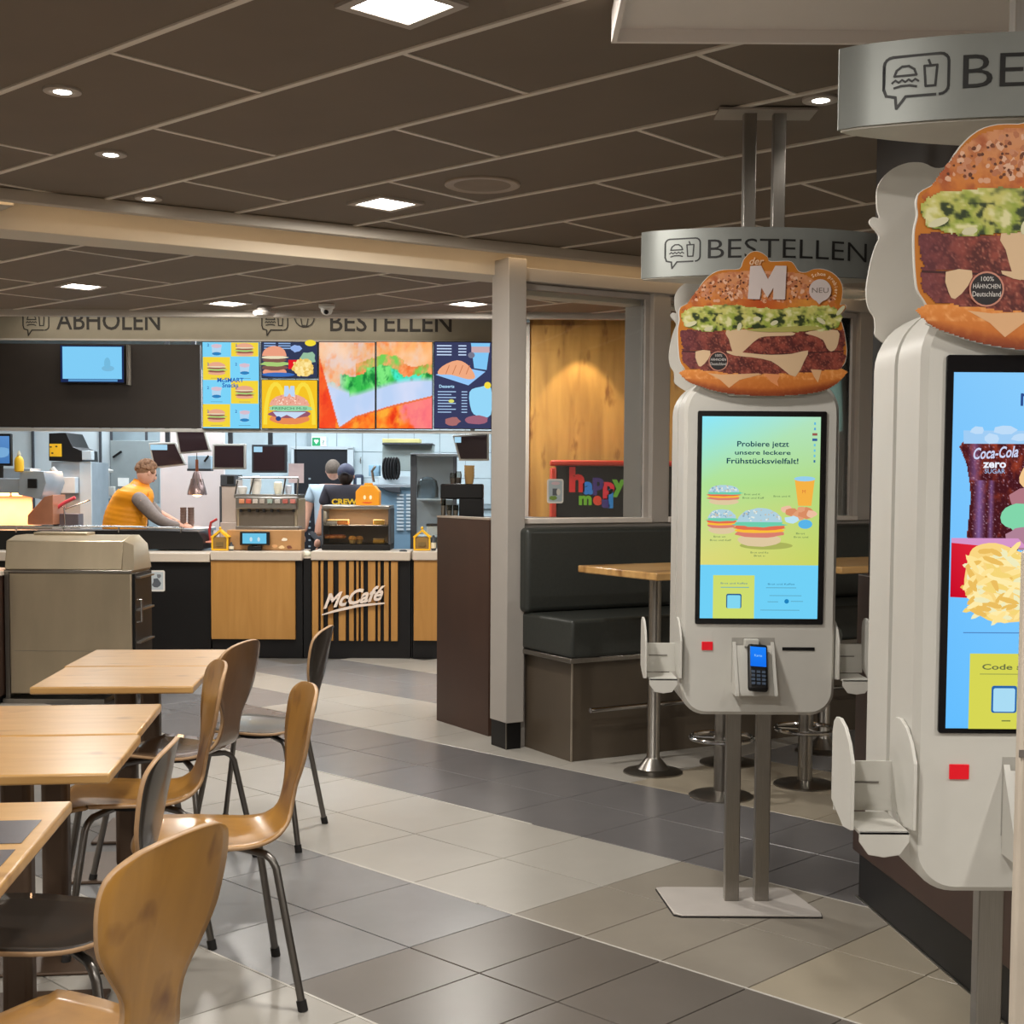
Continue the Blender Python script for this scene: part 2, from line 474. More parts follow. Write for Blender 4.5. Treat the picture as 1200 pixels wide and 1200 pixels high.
for key, m in far.items():
    tag(m.build('outer_tiles', TC[key], floor, smooth=0), kind='stuff')
# pale expansion joints
def strip(a, b0, b1, w_=.012):
    M = Matrix(((tb.x, ta.x, 0, 0), (tb.y, ta.y, 0, 0), (0, 0, 1, 0), (0, 0, 0, 1)))
    MB().box(b0, b1, a - w_ / 2, a + w_ / 2, -.004, .0012, M).build('joint_strip', mat('joint_pale', (196, 192, 184), .5), floor, smooth=0)
strip(3.345, -6.5, -3.45); strip(3.345, -3.4, -1.9, .008); strip(4.305, -6.4, -4.1, .008); strip(4.305, -3.0, -1.7, .006); strip(2.385, -4.6, -2.2, .009)

# ================================================================== CEILING
CD = R(42); cm = Vector((math.sin(CD), math.cos(CD))); cl = Vector((-math.cos(CD), math.sin(CD)))
ceil = struct(MB().box(-6, 5.5, -4, 10.56, CZ + .03, CZ + .08).build('ceiling', mat('ceiling_void', (30, 26, 24), .9)))
M_PAN = mat('ceiling_panel_brown', (120, 107, 93), .75, var=.06, scale=2)
M_BAR = mat('ceiling_bar', (224, 214, 202), .5, var=.03)
CM = lambda c, l: Matrix(((cm.x, cl.x, 0, cm.x * c + cl.x * l), (cm.y, cl.y, 0, cm.y * c + cl.y * l), (0, 0, 1, 0), (0, 0, 0, 1)))
pm = MB().box(.012, .578, .012, 1.328, CZ + .002, CZ + .03).mesh('ceiling_panel', M_PAN, 0)
bm_ = MB().box(.011, .579, -.010, .010, CZ - .001, CZ + .02).mesh('cross_bar', M_BAR, 0)
def clip_room(c): return -6.0 < c.x < 5.5 and -3.6 < c.y < 10.6
for k in range(-12, 14):
    c0 = 2.31 + .59 * k
    ofs = 3.75 if k % 2 == 0 else 3.08
    for j in range(-9, 9):
        l0 = ofs + 1.34 * j
        ctr = cm * (c0 + .295) + cl * (l0 + .67)
        if not clip_room(ctr): continue
        if not (abs(ctr.x) < .375 * ctr.y + 1.6 and ctr.y > 1.5):
            far.setdefault('panel', MB()); continue
        # keep the panels inside the room depth
        if max((cm * (c0 + i * .59) + cl * (l0 + q * 1.34)).y for i in (0, 1) for q in (0, 1)) > 11.2: continue
        o = bpy.data.objects.new('ceiling_panel', pm); COL.objects.link(o); o.parent = ceil; o.matrix_local = CM(c0, l0)
        o = bpy.data.objects.new('cross_bar', bm_); COL.objects.link(o); o.parent = ceil; o.matrix_local = CM(c0, l0)
outer = MB()
for k in range(-12, 14):
    for j in range(-9, 9):
        c0 = 2.31 + .59 * k; l0 = (3.75 if k % 2 == 0 else 3.08) + 1.34 * j; ctr = cm * (c0 + .295) + cl * (l0 + .67)
        if clip_room(ctr) and not (abs(ctr.x) < .375 * ctr.y + 1.6 and ctr.y > 1.5): outer.box(.012, .578, .012, 1.328, CZ + .002, CZ + .03, CM(c0, l0))
tag(outer.build('outer_panels', M_PAN, ceil, smooth=0), kind='stuff')
for k in range(-12, 15):
    c0 = 2.31 + .59 * k
    ls = []
    for i in range(-140, 141):
        l = i * .1; p = cm * c0 + cl * l
        if -6 < p.x < 5.5 and -3.8 < p.y < 10.55: ls.append(l)
    if len(ls) > 5: MB().box(-.012, .012, min(ls), max(ls), CZ - .004, CZ + .02, CM(c0, 0)).build('main_bar', M_BAR, ceil, smooth=0)

# ================================================================== OUTER WALLS
M_WALL = mat('room_wall', (212, 200, 184), .8)
struct(MB().box(-6.1, -6, -4, 17, 0, 3.2).build('wall_left', M_WALL, smooth=0))
struct(MB().box(5.5, 5.6, -4, 17, 0, 3.2).build('wall_right', M_WALL, smooth=0))
struct(MB().box(-6, 5.5, -4.1, -4, 0, 3.2).build('wall_rear', M_WALL, smooth=0))
struct(MB().box(-6, 5.5, 16.0, 16.1, 0, 3.2).build('wall_back', mat('kitchen_wall', (188, 205, 212), .5), smooth=0))
struct(MB().box(-6, 5.5, 10.56, 16.1, 3.12, 3.2).build('ceiling_far', mat('kitchen_ceiling', (190, 190, 188), .8), smooth=0))

# ================================================================== PARTITION FRAME  (e1 runs along it, e2 away from the camera)
E1 = Vector((math.sin(R(60)), math.cos(R(60)))); E2 = Vector((-E1.y, E1.x)); P0 = Vector((-.027, 7.608))
PM = Matrix(((E1.x, E2.x, 0, P0.x), (E1.y, E2.y, 0, P0.y), (0, 0, 1, 0), (0, 0, 0, 1)))
def ptn(o): o.matrix_world = PM; return o
# cream beam behind the lip, and its grey lip in front
beam = thing('ceiling_beam', 'long cream painted ceiling beam crossing the room in front of the counter', 'beam')
beam.matrix_world = PM
MB().box(-3.20, 2.6, .16, .42, 2.665, CZ).build('beam_body', M_CREAM, beam, bevel=.004)
MB().box(-3.0, 2.55, -.06, -.03, CZ - .012, CZ - .002).build('cove_strip', emis('cove_led', (255, 218, 170), 5), beam)
MB().box(-3.05, 2.6, -.13, -.08, 2.745, CZ).build('beam_lip', mat('beam_lip_grey', (188, 178, 164), .55, var=.02), beam, bevel=.004)
lb = thing('ceiling_beam', 'short cream ceiling beam turning off to the left picture edge', 'beam')
MB().box(-6, -2.63, 6.70, 6.95, 2.67, CZ).build('beam_body', M_CREAM, lb, bevel=.004)
MB().prism([(-6, 5.2), (-3.2, 5.75), (-2.28, 6.30), (-2.62, 6.70), (-6, 6.70)], 2.745, CZ - .001).build('beam_lip', mat('beam_lip_grey', (188, 178, 164), .55, var=.02), lb, bevel=.004)
sp = bpy.data.lights.new('wall_washer', 'SPOT'); sp.energy = 10; sp.spot_size = R(80); sp.spot_blend = .6; sp.color = (1, .82, .55); sp.shadow_soft_size = .03
so = bpy.data.objects.new('wall_washer', sp); COL.objects.link(so); so.location = (-2.9, 6.35, 2.5); so.rotation_euler = (R(80), 0, R(20))

# pillars and window wall
p1 = thing('square_pillar', 'grey square pillar at the left end of the window wall', 'pillar'); p1.matrix_world = PM
MB().box(.0, .115, .0, .19, .15, 2.745).build('shaft', M_GREY, p1, bevel=.004)
MB().box(.004, .10, .008, .18, 0, .15).build('plinth', M_BLACK, p1, bevel=.002)
MB().box(.0, .006, .002, .008, 0, .15).build('edge_strip', M_STEEL, p1)
wt = struct(MB().box(.115, 3.6, .05, .17, 0, 1.27).build('wall_window', M_GREY, smooth=0)); ptn(wt)
for nm, x0, x1 in (('trim_1', 1.007, 1.131), ('trim_2', 2.66, 2.80), ('trim_3', 3.45, 3.6)):
    ptn(struct(MB().box(x0, x1, .03, .33 if nm == 'trim_1' else .17, 1.27, 2.70).build(nm, M_GREY, bevel=.004)))
ptn(struct(MB().box(.115, 3.6, .02, .17, 2.625, 2.70).build('trim_4', M_GREY, bevel=.004)))
ptn(struct(MB().box(.115, 3.6, .17, .30, 2.57, 2.60).build('trim_5', M_CREAM, bevel=.003)))
for i, (x0, x1) in enumerate(((.115, 1.007), (1.131, 2.66), (2.80, 3.45))):
    w0 = struct(MB().box(x0, x1, .02, .18, 1.27, 1.30).build('window_%d' % (i + 1), mat('sill_pale', (222, 214, 205), .4), bevel=.004)); ptn(w0)
    f = MB().box(x0, x0 + .03, .07, .12, 1.30, 2.62).box(x1 - .03, x1, .07, .12, 1.30, 2.62).box(x0 + .03, x1 - .03, .07, .12, 2.59, 2.62)
    f.build('window_frame', mat('frame_grey', (176, 170, 164), .45), w0)
    MB().box(x0 + .03, x1 - .03, .09, .096, 1.30, 2.59).build('pane', glass('clear_glass', (250, 252, 252)), w0)
st = thing('window_sticker', 'small pale rounded notice sticker on the window glass over the red display', 'sticker'); st.matrix_world = PM @ tr(.365, .086, 1.30)
q = Pr(); rr = .028
def rrect(x0, x1, z0, z1, r, n=4):
    out = []
    for cx, cz, a in ((x1 - r, z0 + r, -90), (x1 - r, z1 - r, 0), (x0 + r, z1 - r, 90), (x0 + r, z0 + r, 180)):
        for k in range(n + 1):
            t = R(a + 90 * k / n); out.append((cx + r * math.cos(t), cz + r * math.sin(t)))
    return out
MB().slab(rrect(-.055, .055, .085, .225, .015), -.002, 0).build('backing', mat('sticker_white', (225, 222, 215), .5), st)
q.poly(rrect(-.045, .045, .095, .215, .008), (176, 190, 196)); q.ell(-.015, .115, .03, .014, (120, 150, 70), 12, .2); q.rect(-.02, .012, .13, .17, (90, 96, 104)); q.ell(.02, .15, .014, .02, (215, 214, 205), 10); q.ell(0, .2, .03, .01, (214, 190, 196), 10)
q.build('picture', PRINT, st).location = (0, -.0024, 0)

# dark clad wall on the right (upper panel, brown wainscot, black plinth)
def quadwall(name, xo, z0, z1, m, kind=True):
    pts = [(1.252 + xo, 4.93 - xo), (1.445 + xo, 3.0), (2.6, 3.0), (2.6, 4.93 - xo)]
    o = MB().prism(pts, z0, z1).build(name, m, bevel=.004)
    return struct(o)
quadwall('wall_clad', .028, 1.18, CZ, M_DARKWALL)
quadwall('trim_6', 0, .17, 1.18, M_BROWN)
quadwall('baseboard_right', .02, 0, .17, M_BLACK)
MB()
struct(MB().prism([(1.262, 4.914), (1.270, 4.914), (1.465, 2.99), (1.457, 2.99)], .0, .004).build('trim_7', M_STEEL))

# white hanging ceiling raft top right
rf = thing('ceiling_raft', 'large white panel hung under the ceiling above the near kiosk', 'ceiling panel')
MB().box(.262, 1.395, 1.9, 3.80, 2.735, 2.79).build('panel', mat('raft_white', (236, 228, 222), .6, var=.01), rf, bevel=.004)
mlip = MB().box(.262, 1.395, 3.785, 3.80, 2.70, 2.735).box(1.375, 1.395, 1.9, 3.785, 2.70, 2.735).box(.262, .277, 1.9, 3.785, 2.70, 2.735)
mlip.build('edge_lip', mat('raft_white', (236, 228, 222), .6, var=.01), rf)

# ceiling fittings
vt = thing('ceiling_vent', 'flat round ceiling vent grille between two ceiling bars', 'ceiling vent', (-.14, 6.04, CZ))
MB().lathe([(.165, .002), (.165, -.005), (.158, -.008), (.15, -.005)], n=32).build('rim', mat('vent_rim', (168, 152, 136), .5), vt)  # round air vent set into the ceiling
gm = MB().lathe([(.15, -.004), (.10, -.006), (.05, -.007), (.002, -.007)], n=32); gm.build('grille', mat('grille_brown', (140, 125, 110), .7), vt)
sd = thing('smoke_detector', 'white round smoke detector on the ceiling above the order lettering', 'smoke detector', (-1.86, 10.27, CZ - .002))
MB().lathe([(.05, 0), (.05, -.02), (.04, -.03)], n=20).build('base', M_GREY, sd)
MB().lathe([(.075, -.03), (.085, -.045), (.07, -.065), (.03, -.07)], n=20).build('sensor_body', M_GREY, sd)
cmr = thing('dome_camera', 'small white dome camera hanging from the ceiling right of the smoke detector', 'camera', (-1.37, 10.1, CZ - .002))
MB().lathe([(.06, 0), (.06, -.02), (.05, -.03)], n=20).build('base', M_WHITE, cmr)
MB().lathe([(.045, -.03), (.045, -.045), (.032, -.068), (.01, -.078)], n=20).build('housing', M_WHITE, cmr)
MB().ball((0, -.03, -.055), .02, 10, 6).build('lens', M_BLACK, cmr)
# ================================================================== FASCIA, SIGN BOARD, MENU SCREENS
MB_ = MB()
fas = struct(MB().box(-6, 5.5, 10.50, 10.56, 2.752, 3.12).build('trim_8', mat('cornice_grey', (186, 178, 168), .55, var=.02), bevel=.004))
MB_ = None
x0, x1, z0, z1 = rect_at(-60, 340, 572, 400.5, 11.75)
sb = thing('sign_board', 'long brushed metal sign board above the counter with pickup and order lettering', 'sign', (0, 11.75, 0))
MB().box(-5.9, .05, 0, .05, z0, 3.10).build('board', mat('sign_metal', (160, 152, 134), .42, metal=.45, var=.04), sb, bevel=.003)
MB().box(-5.9, .05, -.01, .0, z0 - .012, z0 + .004).build('lower_edge', mat('cornice_grey', (186, 178, 168), .55, var=.02), sb)
INK = (46, 40, 34)
q = Pr()
zb = at(120, 385.5, 11.7).z
def ux(u, Y=11.7): return at(u, 390, Y).x
for nm, wd_, ua, ub in (('pickup_lettering', 'ABHOLEN', 65, 187), ('order_lettering', 'BESTELLEN', 386, 529)):
    q.text(wd_, (ux(ua) + ux(ub)) / 2, zb, .155, INK, width=ux(ub) - ux(ua), bold=.01)
    q.build(nm, PRINT, sb).location = (0, -.003, 0); q = Pr()
def bubble(q, cx, cz, w_, h, lw, col, tail=-1, kind='burger'):
    o = rrect(cx - w_ / 2, cx + w_ / 2, cz - h / 2, cz + h / 2, h * .2)
    k = [p for p in o]; 
    q.line(k[:16] + [], lw, col)
    left = [p for p in o[15:]] + []
    q.line([(cx - w_ / 2, cz + h * .3), (cx - w_ / 2, cz - h * .28), (cx - w_ * .46, cz - h * .45), (cx - w_ * .32, cz - h * .5), (cx - w_ * .30, cz - h * .78), (cx - w_ * .16, cz - h * .5), (cx + w_ * .3, cz - h * .5)], lw, col)
    # burger
    bx = cx - w_ * .17; bw = w_ * .17
    q.line([(bx - bw, cz + h * .02), (bx - bw * .8, cz + h * .16), (bx - bw * .3, cz + h * .25), (bx + bw * .3, cz + h * .25), (bx + bw * .8, cz + h * .16), (bx + bw, cz + h * .02), (bx - bw, cz + h * .02)], lw * .85, col)
    q.line([(bx - bw * 1.2 + bw * .3 * i, cz - h * (.08 if i % 2 else .14)) for i in range(9)], lw * .7, col)
    q.line([(bx - bw, cz - h * .27), (bx - bw * .4, cz - h * .23), (bx + bw * .4, cz - h * .23), (bx + bw, cz - h * .27)], lw * .85, col)
    # cup
    ux_ = cx + w_ * .22; cw = w_ * .1
    q.line([(ux_ - cw, cz + h * .22), (ux_ + cw, cz + h * .22), (ux_ + cw * .75, cz - h * .28), (ux_ - cw * .75, cz - h * .28), (ux_ - cw, cz + h * .22)], lw * .85, col)
    q.line([(ux_, cz + h * .22), (ux_ - cw * .35, cz + h * .36)], lw * .85, col)
bubble(q, ux(40), at(40, 377, 11.7).z + .02, .22, .17, .010, INK)
bubble(q, ux(321), at(321, 377, 11.7).z + .02, .22, .17, .010, INK)
cx = ux(356); q.line([(cx + .085 * math.cos(R(a)), at(356, 375, 11.7).z + .03 + .085 * math.sin(R(a))) for a in range(0, 361, 24)], .009, INK)
q.line([(cx - .03, zb + .10), (cx - .02, zb + .045), (cx + .02, zb + .045), (cx + .03, zb + .10)], .008, INK)
q.build('order_icons', PRINT, sb).location = (0, -.003, 0)

x0, x1, z0b, z1b = rect_at(-10, 400.5, 236.5, 502, 11.75)
pb = thing('wall_panel', 'wide dark brown bulkhead panel under the pickup sign', 'panel', (0, 11.75, 0))
MB().box(-5.9, x1 - .012, 0, .06, z0b, z1b - .013).build('panel', M_DARKWALL, pb)
MB().box(-5.9, .05, -.0, .09, z0b - .03, z0b - .004).build('lower_rail', mat('rail_pale', (190, 190, 186), .4, metal=.3), pb)

def panel_screen(name, label, cat, u0, v0, u1, v1, Y, draw, group=None, th=.05, bez=.006):
    x0, x1, z0, z1 = rect_at(u0, v0, u1, v1, Y)
    t = thing(name, label, cat, ((x0 + x1) / 2, Y, z0), group=group)
    W = x1 - x0; H = z1 - z0
    MB().box(-W / 2, W / 2, .001, th, 0, H).build('housing', M_BLACK, t, bevel=.003)
    q = Pr(.0004); draw(q, W - 2 * bez, H - 2 * bez)
    o = q.build('display', SCREEN, t); o.location = (0, 0, bez)
    return t
CY = (125, 212, 248); YE = (244, 214, 62)
def burger_small(q, cx, cz, w_, h, bun=(222, 150, 110), mid=(150, 90, 80)):
    q.ell(cx, cz - h * .34, w_ * .46, h * .14, bun, 14, .03); q.ell(cx, cz - h * .2, w_ * .5, h * .09, mid, 14, .1)
    q.ell(cx, cz - h * .08, w_ * .52, h * .08, (170, 205, 120), 18, .15); q.ell(cx, cz + h * .04, w_ * .48, h * .08, mid, 14, .1); q.ell(cx, cz + h * .12, w_ * .5, h * .05, (235, 225, 190), 10, .1)
    q.ell(cx, cz + h * .16, w_ * .46, h * .32, bun, 16, .02, a0=0, a1=180)
def d_snacks(q, W, H):
    q.rect(-W / 2, W / 2, 0, H, CY); n = 4; ch = H / 3.65
    for r in range(4):
        zt = H - (ch * .62 if r else 0) - max(0, r - 1) * ch; zbm = H - ch * .62 - r * ch if r else H - ch * .62
        for c in (0, 1):
            xa = -W / 2 if c == 0 else 0; xb = 0 if c == 0 else W / 2
            yel = (r + c) % 2 == 1
            q.rect(xa + .004, xb - .004, max(0, zbm) + .004, zt - .002, YE if yel else CY)
            cx = (xa + xb) / 2; cz = (max(0, zbm) + zt) / 2; s = ch * .72
            if yel:
                burger_small(q, cx, cz, W * .34, s * .8, (232, 170, 140))
            else:
                q.poly([(cx - .035, cz - s * .35), (cx + .03, cz - s * .35), (cx + .045, cz + s * .3), (cx - .045, cz + s * .3)], (180, 215, 240)); q.ell(cx, cz - s * .25, .04, s * .1, (50, 130, 190), 12); q.ell(cx, cz + s * .2, .045, s * .12, (216, 190, 205), 12, .1)
            q.text('2', xa + W * .1, cz + s * .18, s * .16, (40, 90, 170), bold=.02); q.rect(cx - .05, cx + .05, cz - s * .58, cz - s * .56, (90, 110, 120))
    q.text('McSMART', -W * .0, H * .535, H * .05, (30, 90, 180), bold=.02); q.text('Snacks', -W * .0, H * .475, H * .05, (30, 90, 180), bold=.02)
def d_menu(q, W, H):
    q.rect(-W / 2, W / 2, 0, H, (52, 60, 88))
    for i in range(3): q.rect(-W * .46, -W * .25, H * (.95 - .07 * i), H * (.98 - .07 * i), (150, 185, 230)); q.rect(-W * .2, W * .02, H * (.95 - .07 * i), H * (.98 - .07 * i), (150, 185, 230))
    q.ell(W * .38, H * .98, W * .1, H * .09, (244, 220, 60)); 
    burger_small(q, -W * .27, H * .46, W * .48, H * .9, (235, 160, 130), (130, 90, 80))
    q.ell(W * .12, H * .82, W * .1, H * .1, (150, 180, 235), 14, .15); q.rect(-W * .02, W * .2, H * .24, H * .5, (230, 30, 40)); q.ell(W * .33, H * .55, W * .14, H * .17, (150, 190, 160), 12, .25)
    q.ell(W * .24, H * .28, W * .20, H * .24, (246, 214, 130), 16, .15)
    q.spots(60, W * .07, W * .42, H * .06, H * .5, W * .03, [(255, 232, 160), (236, 196, 100), (250, 222, 140)], lambda x, z: ((x - W * .24) / (W * .2)) ** 2 + ((z - H * .28) / (H * .24)) ** 2 < 1)
    q.ell(-W * .2, H * .08, W * .3, H * .06, (60, 110, 190), 14)
def d_arch(q, W, H):
    q.rect(-W / 2, W / 2, 0, H, (246, 196, 40))
    for s in (-1, 1):
        q.line([(s * W * .25 + W * .19 * math.cos(R(a)) * 1.0, H * .1 + H * .82 * math.sin(R(a))) for a in range(0, 181, 12)], W * .07, (250, 222, 70))
    q.ell(0, H * .2, W * .36, H * .12, (232, 140, 90), 20, .03); q.ell(0, H * .30, W * .38, H * .09, (150, 90, 110), 22, .06); q.poly([(-W * .3, H * .34), (W * .3, H * .34), (W * .1, H * .2), (-W * .05, H * .28), (-W * .2, H * .2)], (200, 220, 245))
    q.ell(0, H * .42, W * .4, H * .07, (150, 215, 170), 24, .12); q.ell(0, H * .47, W * .36, H * .24, (236, 170, 150), 22, .02, a0=0, a1=180)
    q.spots(60, -W * .3, W * .3, H * .5, H * .7, W * .012, [(255, 230, 210), (220, 140, 110)], lambda x, z: (x / (W * .34)) ** 2 + ((z - H * .47) / (H * .22)) ** 2 < 1)
    q.poly([(-W * .1, H * .66), (-W * .09, H * .88), (-W * .02, H * .88), (0, H * .78), (W * .02, H * .88), (W * .09, H * .88), (W * .1, H * .66), (W * .04, H * .66), (0, H * .73), (-W * .04, H * .66)], (190, 215, 245))
    q.text('FRENCH M-SI', 0, H * .39, H * .05, (40, 110, 70), width=W * .62); q.ell(-W * .2, H * .2, W * .05, H * .05, (50, 70, 130))
def macro_colour(X, Z):      # huge burger close-up: X in -1..1 over both screens, Z 0..1
    n1 = nz(X, Z, .35, 4, 3.1); n2 = nz(X, Z, .12, 4, 7.7); n3 = nz(X, Z, .5, 3, 1.3)
    ch_top = .44 + .10 * X + .04 * math.sin(3 * X) if X > -.45 else .44 + .10 * X + (-.45 - X) * .35
    ch_bot = .20 + .20 * X if X > -.35 else (.13 - (-.35 - X) * .45 if X > -.64 else (-.64 - X) * 2.3)
    if X > .25: ch_bot = .25 + .16 * (X - .25)
    if Z < ch_bot - .01:
        c = mixc((255, 90, 30), (255, 176, 60), .5 + n1 * 1.0); c = mixc(c, (226, 50, 30), n2 * .9)
        c = mixc(c, (255, 130, 150), min(.8, max(0, (X - .4 - abs(Z - .2) * .6 + n1 * .2) * 6)))
        if X < -.7: c = mixc(c, (240, 70, 50), .5)
        return c
    if Z < ch_bot + .012: return (236, 120, 70)
    if Z < ch_top: return mixc((190, 212, 246), (214, 222, 248), .5 + n3)
    lt = .66 + .05 * math.sin(5 * X + 1) + .06 * n1 - (.14 if X < -.62 else 0)
    if Z < lt and X > -1.2:
        c = mixc((60, 190, 80), (130, 235, 130), .5 + n1 * 1.4); c = mixc(c, (70, 240, 210), (n3 - .05) * 3 if X > -.1 else 0); c = mixc(c, (30, 130, 60), n2 * 1.6)
        edge = min(1, (Z - ch_top) / .06); c = mixc((196, 216, 240), c, edge)
        if X < -.5: c = mixc(c, (220, 214, 220), min(.8, (-.5 - X) * 5))
        return c
    if Z < lt + .12 and X > -.35: return mixc(mixc((240, 120, 60), (120, 210, 90), .5 + n1 * 2.2), (255, 170, 110), .3 + n2)
    c = mixc((226, 206, 206), (255, 170, 90), (X + 1) / 2 + n1 * .8); c = mixc(c, (255, 130, 60), n2 * .8 + max(0, (Z - .9)) * 3)
    return mixc(c, (255, 214, 180), .2 + n3)
def d_macro(part):
    def f(q, W, H):
        off = -1 if part == 0 else 0
        conv = lambda p: (p[0], p[1])
        st = W / 60
        q.rect(-W / 2, W / 2, 0, H, (230, 190, 170))
        q.raster([(-W / 2, 0), (W / 2, 0), (W / 2, H), (-W / 2, H)], conv, st, lambda x, z: macro_colour((x + W / 2) / W + off, z / H))
    return f
def d_dessert(q, W, H):
    q.rect(-W / 2, W / 2, 0, H, (58, 62, 96))
    for i in range(4): q.rect(-W * .46, -W * .2, H * (.965 - .035 * i) - .01, H * (.965 - .035 * i), (200, 220, 250)); q.rect(-W * .08, W * .06, H * (.965 - .035 * i) - .01, H * (.965 - .035 * i), (200, 220, 250))
    q.poly([(W * .14, H * .99), (W * .48, H * .99), (W * .42, H * .68), (W * .2, H * .70)], (130, 200, 245)); q.rect(W * .15, W * .47, H * .88, H * .95, (200, 170, 175)); q.ell(W * .15, H * .85, W * .06, H * .035, (120, 120, 140))
    q.poly([(-W * .48, H * .62), (W * .1, H * .5), (W * .4, H * .66), (-W * .1, H * .72)], (150, 200, 250))
    q.poly(sm([(-W * .44, H * .63), (-W * .36, H * .72), (-W * .1, H * .79), (W * .1, H * .73), (W * .22, H * .60), (W * .1, H * .57), (-W * .2, H * .62)]), (240, 170, 130))
    for i in range(4): q.line([(-W * .3 + i * W * .12, H * .63), (-W * .24 + i * W * .12, H * .73)], .006, (200, 120, 80))
    q.text('Desserts', -W * .42, H * .47, H * .035, (180, 225, 255), align='LEFT', bold=.02)
    for i in range(8): q.rect(-W * .44, -W * (.2 if i % 2 else .12), H * (.43 - .034 * i) - .008, H * (.43 - .034 * i), (170, 200, 235)); q.rect(-W * .02, W * .08, H * (.43 - .034 * i) - .008, H * (.43 - .034 * i), (170, 200, 235))
    q.ell(-W * .2, H * .315, W * .05, H * .02, (220, 220, 110))
    q.poly(sm([(W * .12, H * .42), (W * .3, H * .48), (W * .5, H * .47), (W * .5, H * .16), (W * .3, H * .14), (W * .16, H * .2)]), (150, 215, 248)); q.ell(W * .44, H * .5, W * .06, H * .04, (245, 220, 70))
    q.ell(-W * .18, H * .08, W * .14, H * .05, (170, 110, 110), 12, .15); q.ell(W * .24, H * .1, W * .22, H * .05, (160, 100, 120), 14, .1)
G = 'menu screens above the counter'
panel_screen('menu_screen', 'menu screen checked light blue and yellow with snack offers, far left of the menu screens', 'screen', 236.5, 400, 304.6, 503, 11.7, d_snacks)
panel_screen('menu_screen', 'wide dark menu screen with a burger and fries, over the yellow arches screen', 'screen', 306, 400, 372.5, 443.5, 11.7, d_menu)
panel_screen('menu_screen', 'yellow menu screen with golden arches behind a burger', 'screen', 306, 444.5, 372.5, 503, 11.7, d_arch)
panel_screen('menu_screen', 'menu screen with the left half of a huge burger close-up, cheese tip pointing down', 'screen', 373.2, 400, 440, 503, 11.7, d_macro(0))
panel_screen('menu_screen', 'menu screen with the right half of a huge burger close-up, bright green salad', 'screen', 440.6, 400, 507, 503, 11.7, d_macro(1))
panel_screen('menu_screen', 'dark blue menu screen with croissant and desserts beside the grey pillar', 'screen', 508.5, 400, 576, 503, 11.7, d_dessert)
def d_pick(q, W, H):
    q.rect(-W / 2, W / 2, 0, H, (30, 44, 84)); q.rect(-W * .47, W * .47, H * .09, H * .97, (128, 205, 246))
    q.ell(W * .25, H * .38, W * .1, H * .08, (120, 185, 220)); q.ell(W * .24, H * .52, W * .05, H * .16, (116, 186, 222)); q.rect(-W * .38, W * .4, H * .02, H * .08, (90, 150, 200))
panel_screen('pickup_screen', 'small bright blue pickup number screen on the dark panel under the pickup lettering', 'screen', 70, 404, 146, 449, 11.68, d_pick, th=.06)
t = thing('metal_strip', 'thin bright vertical strip beside the small blue pickup screen', 'strip', (at(149.5, 430, 11.7).x, 11.7, at(149, 451, 11.7).z)); MB().box(-.006, .006, -.02, .045, 0, .34).box(-.006, .02, .03, .045, 0, .34).build('strip_body', M_STEEL, t)

# ================================================================== COUNTER UNITS
YC = 11.55
M_CTOP = mat('counter_top', (205, 192, 176), .35, var=.02)
M_OAK = wood('counter_oak', (172, 122, 58), (190, 140, 74), .45, 1.2, (14, 1, 1.2))
def counter_unit(label, u0, u1, front, depth=.5, vt=646, dy=0, ztop=None):
    Y = YC + dy
    a = at(u0, vt, Y); b = at(u1, vt, Y); z = ztop or a.z
    t = thing('counter_unit', label, 'counter', ((a.x + b.x) / 2, Y, 0)); W = (b.x - a.x) / 2
    MB().box(-W, W, -.02, depth, z - .075, z).build('worktop', M_CTOP, t, bevel=.006)
    MB().box(-W + .002, W - .002, .03, depth, .0, z - .075).build('carcass', M_BLACK, t)
    if front:
        x0, x1, zz0, zz1 = rect_at(front[0], front[2], front[1], front[3], Y); c = (a.x + b.x) / 2
        MB().box(x0 - c, x1 - c, .0, .03, zz0, zz1).build('front_panel', M_OAK, t, bevel=.003)
    return t
ct1 = counter_unit('black counter section behind the steel waste station, with a pale worktop', -130, 246, None)
ZT = at(300, 646, YC).z
ct2 = counter_unit('counter section with a plain oak front below the espresso machine', 247, 354, (247, 346, 656.5, 749.5))
ct4 = counter_unit('short oak fronted counter section beside the brown end panel', 483.5, 520, (485, 520, 656.5, 751))
ct3 = counter_unit('coffee counter section with upright oak slats and white script lettering', 364.5, 481, None)
c3 = ct3.location.x
def sx(zx): return at(350 + zx / 5.4545, 700, YC).x - c3
zt_, zb_ = at(400, 657.5, YC).z, at(400, 751, YC).z
slm = {}
for a, b in ((85, 125), (140, 157), (187, 220), (255, 300), (322, 352), (368, 383), (397, 413), (443, 490), (506, 522), (545, 575), (590, 633)):
    MB().box(sx(a), sx(b), .0, .03, zb_, zt_).build('slat', M_OAK, ct3, bevel=.003)
vs, fs = text_geo('McCafé', .26, 'LEFT', .03, .42)
q = MB(); wd = max(p[0] for p in vs) - min(p[0] for p in vs); tw = sx(560) - sx(165); k = tw / wd
z_at = lambda zy: at(400, 630 + zy / 5.4545, YC).z
pts2 = [((p[0] - min(p_[0] for p_ in vs)) * k, p[1] * k * 1.0) for p in vs]
nn = len(vs)
bz = z_at(452)
def wl(p): return (sx(160) + p[0], bz + p[1] * 1.05 + p[0] * .16)
f3 = [(wl(p)[0], -.030, wl(p)[1]) for p in pts2] + [(wl(p)[0], -.008, wl(p)[1]) for p in pts2]
q.add(f3, [tuple(f) for f in fs] + [tuple(i + nn for i in reversed(f)) for f in fs])
edges = {}
